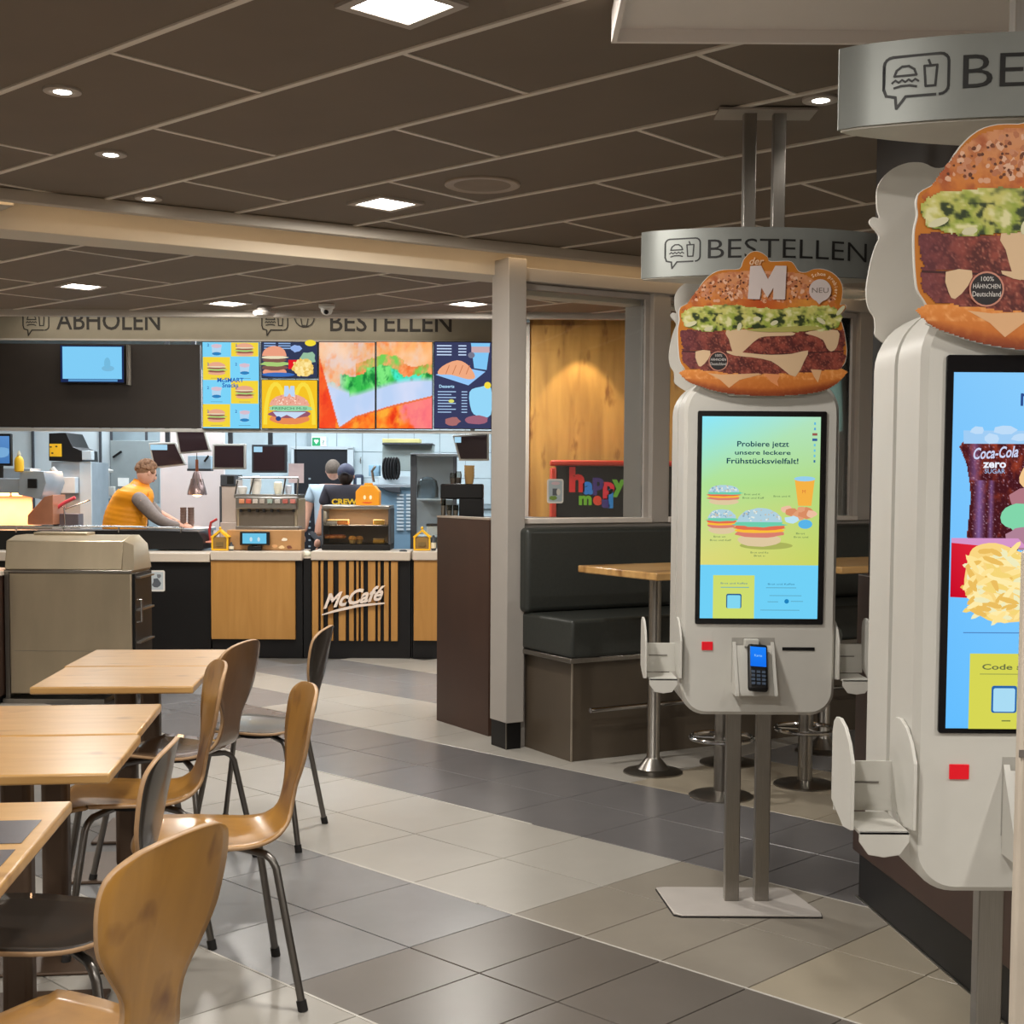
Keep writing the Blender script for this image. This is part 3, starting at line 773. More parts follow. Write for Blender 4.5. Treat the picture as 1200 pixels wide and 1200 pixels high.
for f in fs:
    for i in range(len(f)):
        e = (f[i], f[(i + 1) % len(f)]); edges[e] = 1
q.add(f3, [(e[0], e[0] + nn, e[1] + nn, e[1]) for e in edges if (e[1], e[0]) not in edges])
q.slab([(sx(150), z_at(490)), (sx(240), z_at(458)), (sx(380), z_at(424)), (sx(550), z_at(412)), (sx(550), z_at(420)), (sx(390), z_at(440)), (sx(250), z_at(472)), (sx(152), z_at(496))], -.030, -.008)
q.build('script_lettering', mat('letter_white', (238, 222, 208), .4), ct3, smooth=0)
# filler between units
for lab, u0, u1 in (('black recess between the oak section and the slatted section', 354.5, 364), ('black recess right of the slatted section', 481.5, 483)):
    a = at(u0, 646, YC); b = at(u1, 646, YC); t = thing('counter_gap_panel', lab, 'panel', ((a.x + b.x) / 2, YC + .04, 0)); W = (b.x - a.x) / 2
    MB().box(-W + .002, W - .002, 0, .6, 0, ZT - .06).build('panel', M_BLACK, t); MB().box(-W + .002, W - .002, 0, .6, ZT - .059, ZT - .05).build('ledge', M_CTOP, t)
s = thing('wall_sticker', 'small white sticker with a drawing on the black counter beside the steel station', 'sticker', (at(184, 681, YC).x, YC + .028, at(184, 681, YC).z))
MB().slab(rrect(-.075, .06, -.09, .09, .015), -.002, 0).build('backing', mat('sticker_white', (225, 222, 215), .5), s)
q = Pr(); q.rect(-.06, .045, -.075, .075, (190, 200, 205)); q.ell(-.01, -.02, .04, .035, (90, 96, 104), 9, .3); q.ell(.01, .04, .02, .02, (120, 124, 130), 8, .2); q.build('picture', PRINT, s).location = (0, -.0024, 0)

# brown end panel of the counter
bp = thing('end_panel', 'tall reddish brown side panel closing the counter beside the grey pillar', 'panel')
A_ = Vector((-.470, 8.56)); B_ = Vector((-.135, 8.02)); d_ = (B_ - A_).normalized(); n_ = Vector((-d_.y, d_.x))
ztp = at(515, 604, 8.56).z
poly = [A_, B_, B_ + n_ * .05, A_ + n_ * .05]
MB().prism([tuple(p) for p in poly], 0, ztp - .012).build('panel', M_BROWN, bp)
MB().prism([tuple(p) for p in (A_ - n_ * .004, B_ - n_ * .004, B_ + n_ * .054, A_ + n_ * .054)], ztp - .012, ztp).build('top_edge', mat('edge_pale', (180, 165, 150), .5), bp)
bb = thing('side_counter', 'dark side counter carrying the black coffee brewer behind the brown end panel', 'counter')
MB().prism([(-.44, 8.60), (.3, 8.60), (.3, 9.2), (-.44, 9.2)], 0, ztp - .02).build('carcass', M_BLACK, bb)

# ================================================================== STEEL WASTE STATION
YW = 9.15
xa, xb = at(7, 800, YW).x, at(154, 700, YW).x
ws = thing('waste_station', 'brushed steel tray and waste station with sloping top, left of the counter', 'waste station', ((xa + xb) / 2, YW, 0))
W = (xb - xa) / 2; z1 = at(80, 669, YW).z; zt = at(60, 634, YW).z
MB().box(-W + .03, W, .0, .46, .06, z1 - .015).build('cabinet_body', M_ALU, ws, bevel=.006)
MB().box(-W, -W + .03, -.004, .46, .02, z1 - .015).build('side_post', M_STEEL, ws)
MB().box(-W, W + .005, -.012, .47, z1 - .015, z1 + .005).build('trim_rail', M_STEEL, ws, bevel=.004)
MB().side([(0, z1 + .005), (.04, zt), (.20, zt + .03), (.42, zt + .03), (.46, z1 + .12), (.46, z1 + .005)], -W, W - .06).build('hood', M_ALU, ws, bevel=.008)
MB().add([(W - .06, 0, z1 + .005), (W - .06, .04, zt), (W - .06, .2, zt + .03), (W - .06, .42, zt + .03), (W - .06, .46, z1 + .005), (W + .01, .03, z1 + .005), (W + .03, .40, z1 + .005), (W - .01, .10, zt - .03), (W + .01, .38, zt - .03)],
         [(0, 5, 7, 1), (1, 7, 8, 3, 2), (5, 6, 8, 7), (6, 4, 3, 8), (0, 4, 6, 5), (0, 1, 2, 3, 4)]).build('hood_side', M_ALU, ws)
MB().box(-W + .12, W - .36, .22, .40, zt + .03, zt + .05).build('top_tray', M_ALU, ws, bevel=.006)
MB().box(W + .001, W + .02, .02, .44, .06, z1 - .02).build('side_opening', M_BLACK, ws)
for i, z in enumerate((.84, .62, .40)):
    MB().box(W + .02, W + .05, .04, .40, z, z + .012).build('side_shelf', M_STEEL, ws)
MB().tube([(W + .03, .03, .55), (W + .06, .03, .55), (W + .06, .03, .70), (W + .03, .03, .70)], .008).build('pull_handle', M_CHROME, ws)
MB().box(-W - .01, W - .18, -.035, .46, 0, .03).build('floor_plinth', M_STEEL, ws)
for i, xx in enumerate((-.2, .1, .3)):
    MB().box(-W + .06, W - .06, -.003, .001, .35 + .0 * i, .352).build('seam', M_STEEL, ws) if i == 0 else None
bx = thing('side_cabinet', 'dark brown cabinet cut by the left picture edge beside the steel station', 'cabinet', (at(-28, 700, 9.0).x, 9.0, 0))
MB().box(-.35, .125, 0, .5, .05, .86).build('carcass', M_BROWN, bx, bevel=.004)
MB().box(-.36, .135, -.02, .5, .86, .89).build('top', M_CTOP, bx, bevel=.004)
MB().box(-.33, .11, .02, .48, 0, .05).build('plinth', M_BLACK, bx)
# ================================================================== KITCHEN
def boxat(mb, u0, v0, u1, v1, Y, d, o=(0, 0, 0)):
    x0, x1, z0, z1 = rect_at(u0, v0, u1, v1, Y)
    return mb.box(x0 - o[0], x1 - o[0], Y - o[1], Y + d - o[1], z0 - o[2], z1 - o[2])
def TH(name, label, cat, u, v, Y, group=None, floor_=False):
    p = at(u, v, Y)
    return thing(name, label, cat, (p.x, Y, 0 if floor_ else p.z), 0, group)
class K:      # parts of one kitchen thing given by picture rectangles at a depth
    def __init__(s, t): s.t = t; s.o = t.location
    def b(s, name, u0, v0, u1, v1, m, dy=0.0, d=.3, bevel=.004):
        Y = s.o[1] + dy
        return boxat(MB(), u0, v0, u1, v1, Y, d, s.o).build(name, m, s.t, bevel=bevel)
    def x(s, u): return at(u, 580, s.o[1]).x - s.o[0]
    def z(s, v, u=300): return at(u, v, s.o[1]).z - s.o[2]
    def poly(s, name, pts, m, y0=0, y1=.3):
        P = [at(u, v, s.o[1]) for u, v in pts]
        return MB().slab([(p.x - s.o[0], p.z - s.o[2]) for p in P], y0, y1).build(name, m, s.t, bevel=.004)
    def tube(s, name, pts, r, m, y=0):
        P = [at(p[0], p[1], s.o[1]) for p in pts]
        return MB().tube([(p.x - s.o[0], (pts[i][2] if len(pts[i]) > 2 else y), p.z - s.o[2]) for i, p in enumerate(P)], r, 8).build(name, m, s.t)
M_PINKLIT = mat('kitchen_partition', (226, 216, 214), .6, var=.02)  # white wall; the heat lamp's pink cast is put into its colour
M_DKGREY = mat('dark_grey_metal', (70, 74, 80), .45, metal=.3)
M_KTILE = mat('wall_tile', (202, 218, 224), .28, var=.03)
# wall tiles (each tile of the back wall seen over the kitchen)
tw_ = struct(MB().box(-2.4, .6, 15.96, 16.0, 1.2, 2.6).build('wall_tiled', mat('tile_joint', (150, 165, 172), .7), smooth=0))
tmw = MB().box(.004, .296, -.008, 0, .004, .296).mesh('wall_tile', M_KTILE, 0)
for i in range(9):
    for j in range(5):
        o = bpy.data.objects.new('wall_tile', tmw); COL.objects.link(o); o.parent = tw_; o.location = (-2.35 + .3 * i, 15.96, 1.25 + .3 * j)
# white partition behind the worker
pw = struct(MB().box(at(188, 560, 13.6).x, at(262, 560, 13.6).x, 13.6, 13.68, 0, 2.6).build('wall_kitchen_partition', M_PINKLIT, smooth=0))
gp = struct(MB().box(-6, at(129, 560, 15.2).x, 15.2, 15.28, 0, 2.7).build('wall_steel', M_KLIGHT, smooth=0))
for u in (39, 118, 131, 172):
    x = at(u, 540, 15.19).x; struct(MB().box(x - .012, x + .012, 15.17, 15.2, 0, 2.6).build('trim_9', M_DKGREY, smooth=0))
# hood / grey panel behind worker
t = TH('extractor_hood', 'large plain grey steel panel behind the worker in the orange vest', 'panel', 155, 560, 15.10); k = K(t)
k.b('panel', 129, 516, 186, 590, mat('hood_grey', (138, 148, 150), .5, metal=.2), d=.05); k.tube('handle', [(133, 536), (143, 529)], .012, M_BLACK, -.02); k.b('notice', 138, 560, 151, 570, mat('notice_white', (225, 228, 226), .5), -.01, .008, 0)
# tall cabinet & machine with black top and yellow sticker
t = TH('ice_machine', 'grey kitchen machine with a black sloping top and a yellow sticker', 'machine', 83, 640, 13.4); k = K(t)
k.b('body', 60, 541, 108, 738, M_KGREY, d=.6); k.b('side_panel', 93, 541, 108, 640, M_KLIGHT, -.01, .02)
k.poly('black_top', [(58, 540), (58, 508), (78, 507), (86, 524), (96, 528), (97, 541)], M_BLACK, -.02, .5)
k.b('yellow_sticker', 58, 520, 72, 535, M_YEL, -.03, .008, 0)
q = Pr(); c = at(65, 527.5, 13.4); dx = c.x - t.location.x; dz = c.z - t.location.z
for a, b in ((-.035, .03), (.02, .035), (-.02, -.03)): q.ell(dx + a, dz + b, .012, .008, (60, 50, 20), 8)
q.build('sticker_marks', PRINT, t).location = (0, -.032, 0)
k.b('nozzle', 96, 528, 107, 539, M_KLIGHT, -.04, .1); k.b('chute', 62, 559, 88, 578, M_KLIGHT, -.12, .12); k.tube('scoop', [(64, 549), (70, 556)], .03, M_WHITE, -.08)
# orange heated holding station left
t = TH('holding_station', 'steel food holding station with glowing orange heat lamps at the left edge', 'holding station', 25, 640, 12.5); k = K(t)
M_WARMSTEEL = mat('warm_steel', (196, 178, 160), .35, metal=.6)
k.b('rear_shelf', -80, 548, 36, 580, M_KGREY, .25, .3); k.b('hood', -80, 560, 40, 578, M_KGREY, .0, .55, .008); k.poly('side_cheek', [(24, 552), (52, 552), (55, 566), (48, 585), (22, 580)], M_KGREY, -.02, .5)
k.b('base_cabinet', -80, 640, 62, 757, M_KGREY, 0, .5); k.b('dial', 32, 561, 43, 572, M_BLACK, -.04, .02, .004)
for u in (-40, -5, 22): k.tube('heater_tube', [(u - 13, 579), (u + 10, 579)], .018, emis('heat_glow', (255, 170, 110), 10), .12)
k.b('back_plate', -80, 578, 38, 616, mat('lit_back', (232, 196, 170), .4, metal=.2), .45, .02); k.b('tray', -80, 616, 62, 640, M_WARMSTEEL, -.02, .5); k.poly('side_guard', [(30, 615), (30, 604), (50, 582), (60, 580), (60, 600), (60, 615)], mat('copper_box', (190, 128, 96), .4, metal=.3), .05, .4)
area('heat_glow_lamp', (at(0, 582, 12.75).x, 12.75, at(0, 583, 12.75).z), .9, .1, 14, (1, .55, .28))
area('heat_glow_lamp', (at(70, 600, 13.0).x, 12.9, 1.62), .2, .2, 4, (1, .55, .28))
t = TH('monitor', 'blue lit monitor cut by the left picture edge in the kitchen', 'monitor', 2, 546, 12.3); k = K(t)
k.b('housing', -14, 508, 13, 546, M_BLACK, 0, .05); q = Pr(); q.rect(k.x(-12), k.x(12), k.z(543, 0), k.z(511, 0), (70, 120, 180), (90, 140, 200)); q.ell(k.x(4), k.z(530, 0), .06, .05, (120, 170, 215), 10, .2); q.build('display', SCREEN, t).location = (0, -.003, 0); k.tube('stand', [(0, 546), (0, 560)], .02, M_BLACK, .03)
t = TH('sauce_bottle', 'yellow sauce bottle on the steel station shelf', 'bottle', 22.5, 553, 12.4)
MB().lathe([(.03, 0), (.042, .01), (.042, .10), (.03, .13), (.014, .145)], n=14).build('bottle_body', M_YEL, t); MB().lathe([(.016, .145), (.018, .16), (.006, .19)], n=12).build('cap', mat('cap_cream', (235, 225, 190), .4), t)
# fry basket tongs
t = TH('fry_basket', 'wire fry basket with a pink red handle', 'basket', 75, 618, 12.7); k = K(t)
k.tube('handle', [(63, 598), (74, 590), (88, 583)], .016, mat('handle_red', (225, 80, 90), .4)); k.tube('wire_frame', [(61, 618), (60, 600), (66, 594), (74, 594), (76, 618)], .008, M_CHROME, .02); k.tube('wire_hook', [(74, 606), (74, 597), (104, 586)], .006, M_CHROME, .04); k.b('basket_body', 62, 602, 92, 618, mat('mesh_grey', (120, 112, 116), .5, metal=.5), .03, .15)
# dispensers column
t = TH('drink_dispenser', 'slim steel dispenser with a white head between the ice machine and the worker', 'dispenser', 122, 640, 14.15); k = K(t)
k.b('column', 109, 552, 119, 742, M_DKGREY, 0, .2); k.b('body', 116, 584, 135, 700, M_KGREY, .05, .3); k.b('screen_box', 121, 570, 134, 581, M_WHITE, -.02, .05); k.poly('head', [(118, 551), (121, 548), (130, 551), (129, 554)], M_WHITE, -.05, .1); k.tube('arm', [(122, 554), (122, 568)], .02, M_CHROME); k.b('cylinder', 123, 584, 131, 612, mat('blue_steel', (120, 150, 165), .4, metal=.4), -.03, .06)
# order monitors
def monitor(label, c, Y, roll=0, frame='white', note=False, arm=None):
    pts = [at(u, v, Y) for u, v in c]
    cx = sum(p.x for p in pts) / 4; cz = min(p.z for p in pts)
    t = thing('monitor', label, 'monitor', (cx, Y, cz)); L = [(p.x - cx, p.z - cz) for p in pts]
    MB().slab(L, 0, .05).build('housing', M_WHITE if frame == 'white' else M_DKGREY, t, bevel=.006)
    mx = sum(a for a, b in L) / 4; mz = sum(b for a, b in L) / 4
    I = [(mx + (a - mx) * .88, mz + (b - mz) * .85) for a, b in L]
    MB().slab(I, -.004, .001).build('dark_screen', mat('monitor_glass', (58, 42, 46), .12, var=.02), t)
    if note: 
        q = Pr(); a, b = I[3], I[2]; q.poly([(a[0], a[1]), (a[0] + (b[0] - a[0]) * note, a[1]), (a[0] + (b[0] - a[0]) * note, a[1] - .05), (a[0], a[1] - .05)], (170, 215, 240)); q.build('screen_note', SCREEN, t).location = (0, -.006, 0)
    MB().box(mx - .02, mx + .02, .05, .09, mz, 3.12 - cz).box(mx - .05, mx + .05, .05, .08, mz - .05, mz + .05).build('mount_arm', M_DKGREY, t)
    return t
monitor('tilted white framed dark monitor, lowest left, half behind the raised monitor', [(180, 549), (218, 545), (206, 518), (174, 519)], 12.9, note=.7)
monitor('raised tilted white framed dark monitor hanging highest under the blue menu screen', [(210, 532), (247, 529), (240, 504), (205, 502)], 12.7)
monitor('upright white framed dark monitor left of the one with a blue note', [(249, 550), (288, 550), (288, 520), (249, 520)], 12.7)
monitor('dark grey framed monitor with a blue note, above the espresso machine', [(295, 554), (336, 554), (336, 521), (295, 521)], 12.7, frame='grey', note=.28)
monitor('tilted white framed monitor beside the grey pillar, over the glass cabinet', [(538, 540), (573, 540), (573, 507), (530, 510)], 12.2, note=.2)
t = TH('printer_shelf', 'white hanging receipt holder with blue papers beneath the raised monitor', 'holder', 230, 551, 12.95); k = K(t); k.b('shelf', 220, 534, 247, 551, mat('pale_blue_plastic', (170, 195, 212), .4), 0, .1); k.tube('pen', [(240, 541), (245, 534)], .01, M_BLACK, -.02); k.b('edge', 219, 549, 247, 552, M_DKGREY, -.02, .12)
# heat lamp pendant
t = TH('heat_lamp', 'hanging heat lamp with a ribbed metal shade over the cup stack', 'lamp', 231, 580, 12.8)
MB().lathe([(.025, .22), (.035, .20), (.05, .15), (.075, .08), (.088, .03), (.09, 0), (.08, .002), (.03, .12)], n=20).build('lamp_shade', mat('shade_metal', (150, 128, 124), .3, metal=.8), t)
for i in range(10):
    a = 2 * math.pi * i / 10; MB().tube([(.09 * math.cos(a), .09 * math.sin(a), .005), (.052 * math.cos(a), .052 * math.sin(a), .15)], .004, 6).build('shade_rib', M_CHROME, t)
MB().ball((0, 0, .015), .05, 12, 8, (1, 1, .6)).build('bulb', emis('bulb_glow', (255, 205, 150), 12), t); MB().tube([(0, 0, .2), (0, 0, .33)], .014).build('neck', mat('copper', (190, 120, 90), .35, metal=.8), t); MB().tube([(0, 0, .33), (0, 0, 3.12 - t.location.z)], .004, 6).build('cable', M_BLACK, t)
ld = bpy.data.lights.new('heat', 'SPOT'); ld.energy = 45; ld.spot_size = R(130); ld.spot_blend = .8; ld.color = (1, .72, .48); ld.shadow_soft_size = .05
lo = bpy.data.objects.new('heat', ld); COL.objects.link(lo); lo.parent = t; lo.location = (0, 0, -.05)
# counter level black shelf with glass rail, cups
t = TH('warming_shelf', 'long black shelf on the counter with a thin chrome rail in front of the worker', 'shelf', 100, 645, 11.9); k = K(t)
k.poly('shelf_body', [(-60, 644), (-60, 622), (170, 621), (232, 623), (238, 632), (238, 644)], M_BLACK, 0, .35)
k.tube('chrome_rail', [(-60, 616), (60, 617), (140, 617), (216, 619)], .008, M_CHROME, -.02)
for u in (20, 75, 140, 213): k.tube('rail_post', [(u, 617), (u, 624)], .008, M_CHROME, -.02)
for i, u in enumerate((215, 224)):
    g = TH('cup_stack', ('taller stack of brown paper cups under the heat lamp, left one', 'stack of brown paper cups under the heat lamp, right one')[i], 'cups', u, 618, 12.55)
    for j in range(6):
        MB().lathe([(.024, .026 * j), (.030, .026 * j + .05), (.032, .026 * j + .052), (.03, .026 * j + .054)], n=14).build('cup', mat('cup_brown', (128, 104, 92), .6), g)
tp = thing('prep_table', 'steel prep table under the heat lamp behind the black shelf', 'table', (at(192, 620, 12.5).x, 12.27, 0)); MB().box(-.02, .42, 0, .5, at(190, 618, 12.55).z - .03, at(190, 618, 12.55).z).build('table_top', M_KGREY, tp, bevel=.004)
MB().box(.0, .40, .02, .48, .0, at(190, 618, 12.55).z - .03).build('under_cabinet', M_KGREY, tp)
t = TH('serving_tray', 'pale serving tray lying at the right end of the black shelf', 'tray', 243, 636, 12.0); MB().box(-.05, .09, 0, .2, 0, .012).box(-.05, -.045, 0, .2, .012, .03).box(.085, .09, 0, .2, .012, .03).build('tray_body', mat('tray_red', (226, 150, 130), .5), t)
# tall grinder
t = TH('coffee_grinder', 'tall white and black coffee grinder left of the espresso machine', 'coffee machine', 266, 640, 12.2); k = K(t)
k.b('body', 258, 562, 277, 612, mat('machine_beige', (205, 190, 180), .4), 0, .3); k.b('head', 258, 556, 276, 570, M_DKGREY, -.02, .32, .01); k.b('display_panel', 266, 558, 274, 567, M_BLACK, -.03, .01, 0); k.b('side_rail', 257, 570, 260, 640, M_DKGREY, -.01, .05); k.b('base', 258, 612, 277, 640, mat('machine_beige', (205, 190, 180), .4), -.05, .35); k.tube('red_hose', [(249, 636), (247, 622), (249, 612), (256, 608)], .012, mat('hose_red', (190, 60, 60), .4), -.06)
# espresso machine
t = TH('espresso_machine', 'wide stainless espresso machine with cups on its top rack', 'espresso machine', 312, 620, 11.95); k = K(t)
k.b('body', 277, 584, 349, 622, M_ALU, .0, .45, .008); k.b('group_head_bar', 276, 582, 348, 597, M_STEEL, -.08, .1, .01); k.b('recess_panel', 280, 598, 345, 618, mat('recess_grey', (118, 108, 96), .4, metal=.6), -.015, .02); k.b('drip_tray', 276, 617, 350, 622, M_STEEL, -.15, .2)
for u in (282, 292, 301, 309, 318, 326, 344): k.b('brew_nozzle', u - 1.5, 596, u + 1.5, 600, M_BLACK, -.07, .03, 0)
for u, c_ in ((283, (210, 140, 100)), (291, (200, 90, 70)), (299, (190, 180, 170)), (307, (170, 160, 150)), (316, (150, 170, 160)), (325, (180, 176, 170)), (334, (170, 90, 80)), (343, (200, 120, 110))):
    k.b('control_knob', u - 3, 585, u + 3, 590, mat('knob_%d' % u, c_, .4), -.1, .02, .003)
for u0, v0, u1, v1 in ((278, 563, 275, 580), (297, 560, 292, 580), (334, 561, 331, 580), (349, 561, 348, 580)): k.tube('rack_post', [(u0, v0), (u1, v1)], .008, M_CHROME, .02)
k.tube('rack_rail', [(278, 560), (349, 560)], .008, M_CHROME, .02); k.b('top_shelf', 274, 579, 349, 584, M_STEEL, 0, .4)
for i, (u, h, r, c_) in enumerate(((284, .07, .045, (225, 222, 215)), (300, .16, .05, (235, 230, 220)), (326, .11, .04, (240, 236, 215)), (338, .08, .03, (200, 205, 215)))):
    g = TH('cup_stack', ('low white cup at the left end of the machine rack', 'tall stack of white cups on the machine rack', 'cream coloured jug on the machine rack', 'small silver milk jug at the right end of the rack')[i], 'cups', u, 579, 12.05)
    MB().lathe([(r * .7, 0), (r, h * .5), (r * .95, h * .9), (r * .6, h)], n=16).build('cup_body', mat('cup_%d' % u, c_, .35), g)
    MB().lathe([(r * .98, h * .45), (r * 1.03, h * .5), (r * .98, h * .55)], n=16).build('cup_rim', mat('cup_%d' % u, c_, .35), g)
# wooden block with tablet
t = TH('wooden_stand', 'oak faced raised block with snack pictures in front of the espresso machine', 'stand', 309, 645, 11.72); k = K(t); k.b('block', 266, 621, 353, 645, mat('stand_oak', (176, 132, 84), .5, var=.08), 0, .2, .006)
q = Pr()
for a, b, c_ in ((322, 640, (210, 160, 110)), (330, 641, (230, 200, 150)), (339, 641, (120, 70, 50)), (333, 632, (235, 225, 205))): q.ell(k.x(a), k.z(b), .025, .014, c_, 10, .2)
q.build('snack_print', PRINT, t).location = (0, -.003, 0)
t = TH('tablet_terminal', 'small lit blue tablet terminal standing on the oak counter section', 'tablet', 299, 645, 11.66); k = K(t); k.b('case', 281, 623, 316, 639, M_BLACK, 0, .02, .004); k.b('foot', 290, 640, 306, 645, M_BLACK, .0, .06); k.b('neck', 295, 638, 301, 642, M_BLACK, .01, .02)
q = Pr(); q.rect(k.x(284), k.x(312), k.z(637), k.z(625), (110, 195, 230)); q.ell(k.x(294), k.z(632), .012, .02, (200, 225, 235), 8); q.ell(k.x(303), k.z(632), .012, .02, (200, 225, 235), 8); q.build('display', SCREEN, t).location = (0, -.003, 0)
def donation(label, u, v, Y):
    t = TH('donation_box', label, 'collection box', u, v, Y); s = .072
    MB().box(-s, s, 0, .02, 0, .012).box(-s, -s + .014, 0, .02, .012, .115).box(s - .014, s, 0, .02, .012, .115).build('frame', M_YEL, t)
    MB().slab([(-s - .008, .115), (-s + .012, .105), (0, .16), (s - .012, .105), (s + .008, .115), (0, .178)], -.005, .09).build('gable_roof', M_YEL, t)
    MB().box(-s + .014, s - .014, .01, .09, .012, .112).build('clear_box', mat('box_amber', (150, 120, 70), .2), t); MB().ball((0, .02, .19), .012).build('knob', M_YEL, t); MB().box(-.03, .03, -.001, .01, .035, .07).build('label_plate', mat('plate_brown', (120, 96, 50), .5), t)
donation('yellow house shaped collection box left of the blue tablet', 257.5, 645, 11.64)
donation('yellow house shaped collection box beside the brown end panel', 494.5, 645, 11.64)
for u, lab in ((271, 'small dark sauce jar beside the left yellow house box'), (508, 'small dark bottle with a pale label beside the right yellow house box')):
    t = TH('sauce_jar', lab, 'jar', u, 645, 11.66); h = .07 if u < 300 else .13; MB().lathe([(.018, 0), (.022, .01), (.022, h * .6), (.01, h * .8), (.01, h)], n=14).build('jar_body', M_DKGREY, t); MB().lathe([(.0225, h * .15), (.0228, h * .2), (.0228, h * .5), (.0225, h * .52)], n=14).build('label_band', mat('label_cream', (225, 215, 190), .5), t)
t = TH('orange_cup', 'small orange lidded cup on the ledge right of the slatted section', 'cup', 472.5, 653, 11.62); MB().lathe([(.026, 0), (.032, .045), (.032, .05)], n=16).build('cup_body', M_ORANGE, t); MB().lathe([(.034, .05), (.034, .058), (.02, .064)], n=16).build('lid', M_DKGREY, t)
t = TH('napkin_pile', 'crumpled white napkins left of the pastry case', 'napkins', 359, 653, 11.7); MB().ball((0, 0, .03), .04, 9, 6, (1.1, .8, .7)).ball((.05, .02, .02), .03, 8, 6).build('crumpled_napkin', mat('napkin', (220, 222, 205), .8), t)
# pastry case
t = TH('pastry_case', 'glass fronted pastry case with two shelves of baked goods on the counter', 'display case', 418, 645, 11.75); k = K(t)
k.b('base', 377, 638, 457, 645, M_BLACK, 0, .42); k.b('back_panel', 377, 596, 457, 638, mat('case_back', (120, 92, 66), .5), .38, .02); k.b('top', 377, 592, 457, 597, M_STEEL, 0, .4, .008)
k.b('left_post', 376.5, 596, 379, 638, M_DKGREY, 0, .4); k.b('right_post', 455, 596, 457.5, 638, M_DKGREY, 0, .4); k.b('middle_shelf', 379, 615, 455, 617, M_CHROME, .03, .33)
k.b('front_glass', 379, 597, 455, 638, glass('clear_glass'), .0, .006, 0)
area('case_lamp', (at(417, 600, 11.95).x, 11.9, at(417, 599, 11.9).z), .5, .06, 3.5, (1, .8, .55))
def pastry(kind, label, u, v, dy, c_):
    g = TH(kind, label, 'pastry', u, v, 11.75 + dy)
    if kind == 'doughnut':
        MB().tube([(.032 * math.cos(R(a)), .032 * math.sin(R(a)), .016) for a in range(0, 360, 30)], .017, 8, True).build('dough_ring', mat('p_%s_%d' % (kind, u), c_, .5), g); MB().tube([(.032 * math.cos(R(a)), .032 * math.sin(R(a)), .022) for a in range(0, 360, 30)], .015, 8, True).build('glaze', mat('glaze', (150, 80, 50), .25), g)
    elif kind == 'muffin':
        MB().lathe([(.022, 0), (.03, .03), (.036, .04), (.03, .06), (.01, .068)], n=14).build('muffin_top', mat('p_%s_%d' % (kind, u), c_, .6), g); MB().lathe([(.0225, 0), (.031, .031), (.031, .034)], n=14).build('paper_case', mat('paper_case', (220, 170, 90), .6), g)
    else:
        MB().box(-.05, .05, -.03, .05, 0, .035).build('cake_body', mat('p_%s_%d' % (kind, u), c_, .6), g, bevel=.012); MB().box(-.05, .05, -.03, .05, .036, .044).build('icing', mat('icing', (240, 200, 130), .4), g, bevel=.004)
for i, u in enumerate((383, 391, 399)): pastry('doughnut', ('leftmost dark glazed doughnut on the lower case shelf', 'middle dark glazed doughnut on the lower case shelf', 'rightmost dark glazed doughnut on the lower case shelf')[i], u, 631, .12, (200, 120, 50))
pastry('muffin', 'golden muffin pile in the centre of the case bottom', 413, 637, .1, (235, 160, 60)); pastry('muffin', 'second golden muffin right of the first on the case bottom', 421, 637, .16, (225, 150, 60))
pastry('cake_slice', 'orange topped cake on the upper case shelf', 402, 615, .1, (236, 140, 60)); pastry('cake_slice', 'pale grey wrapped cake on the upper shelf left of the orange one', 389, 615, .1, (190, 180, 170)); pastry('cake_slice', 'yellow price topped cake at the right of the case bottom', 444, 637, .1, (240, 180, 70)); pastry('cake_slice', 'white topped cake at the right of the upper shelf', 444, 615, .12, (190, 170, 140))
t = TH('meal_box', 'bright orange cardboard meal box with a gable handle on the pastry case', 'box', 431, 592.5, 11.9); k = K(t)
k.poly('carton', [(417.5, 592.5), (417.5, 576), (424, 569), (439, 569), (445, 576), (445, 592.5)], M_ORANGE, -.05, .12); k.poly('handle', [(426, 569.5), (427, 566), (436, 566), (437, 569.5)], M_ORANGE, .02, .04)
q = Pr(); q.ell(k.x(428), k.z(582), .012, .02, (255, 240, 200), 8); q.ell(k.x(435), k.z(582), .012, .02, (255, 240, 200), 8); q.ell(k.x(431), k.z(587.5), .045, .010, (230, 60, 30), 10, a0=180, a1=360); q.build('smile_print', PRINT, t).location = (0, -.053, 0)
# dark doorway and sign
t = TH('open_doorway', 'dark doorway of a cold room with a pale metal frame behind the two workers', 'doorway', 376, 650, 15.86, floor_=True); k = K(t)
k.b('dark_opening', 345, 526, 407, 760, mat('doorway_dark', (20, 24, 32), .35), 0, .08, 0); k.b('right_frame', 407, 525, 414, 760, M_KLIGHT, -.03, .1); k.b('left_frame', 341, 525, 345, 760, M_KLIGHT, -.03, .1); k.b('top_frame', 341, 523, 414, 527, M_KLIGHT, -.03, .1)
for i in range(12): k.b('strip_reflection', 361.5, 560 + 7.2 * i, 364, 562 + 7.2 * i, M_KGREY, -.012, .01, 0)
t = TH('first_aid_sign', 'small green and white emergency sign with heart above the dark doorway', 'sign', 373.5, 523, 15.93); k = K(t); k.b('plate', 365, 511.5, 382.5, 523, mat('sign_white', (235, 245, 240), .4), 0, .02, 0)
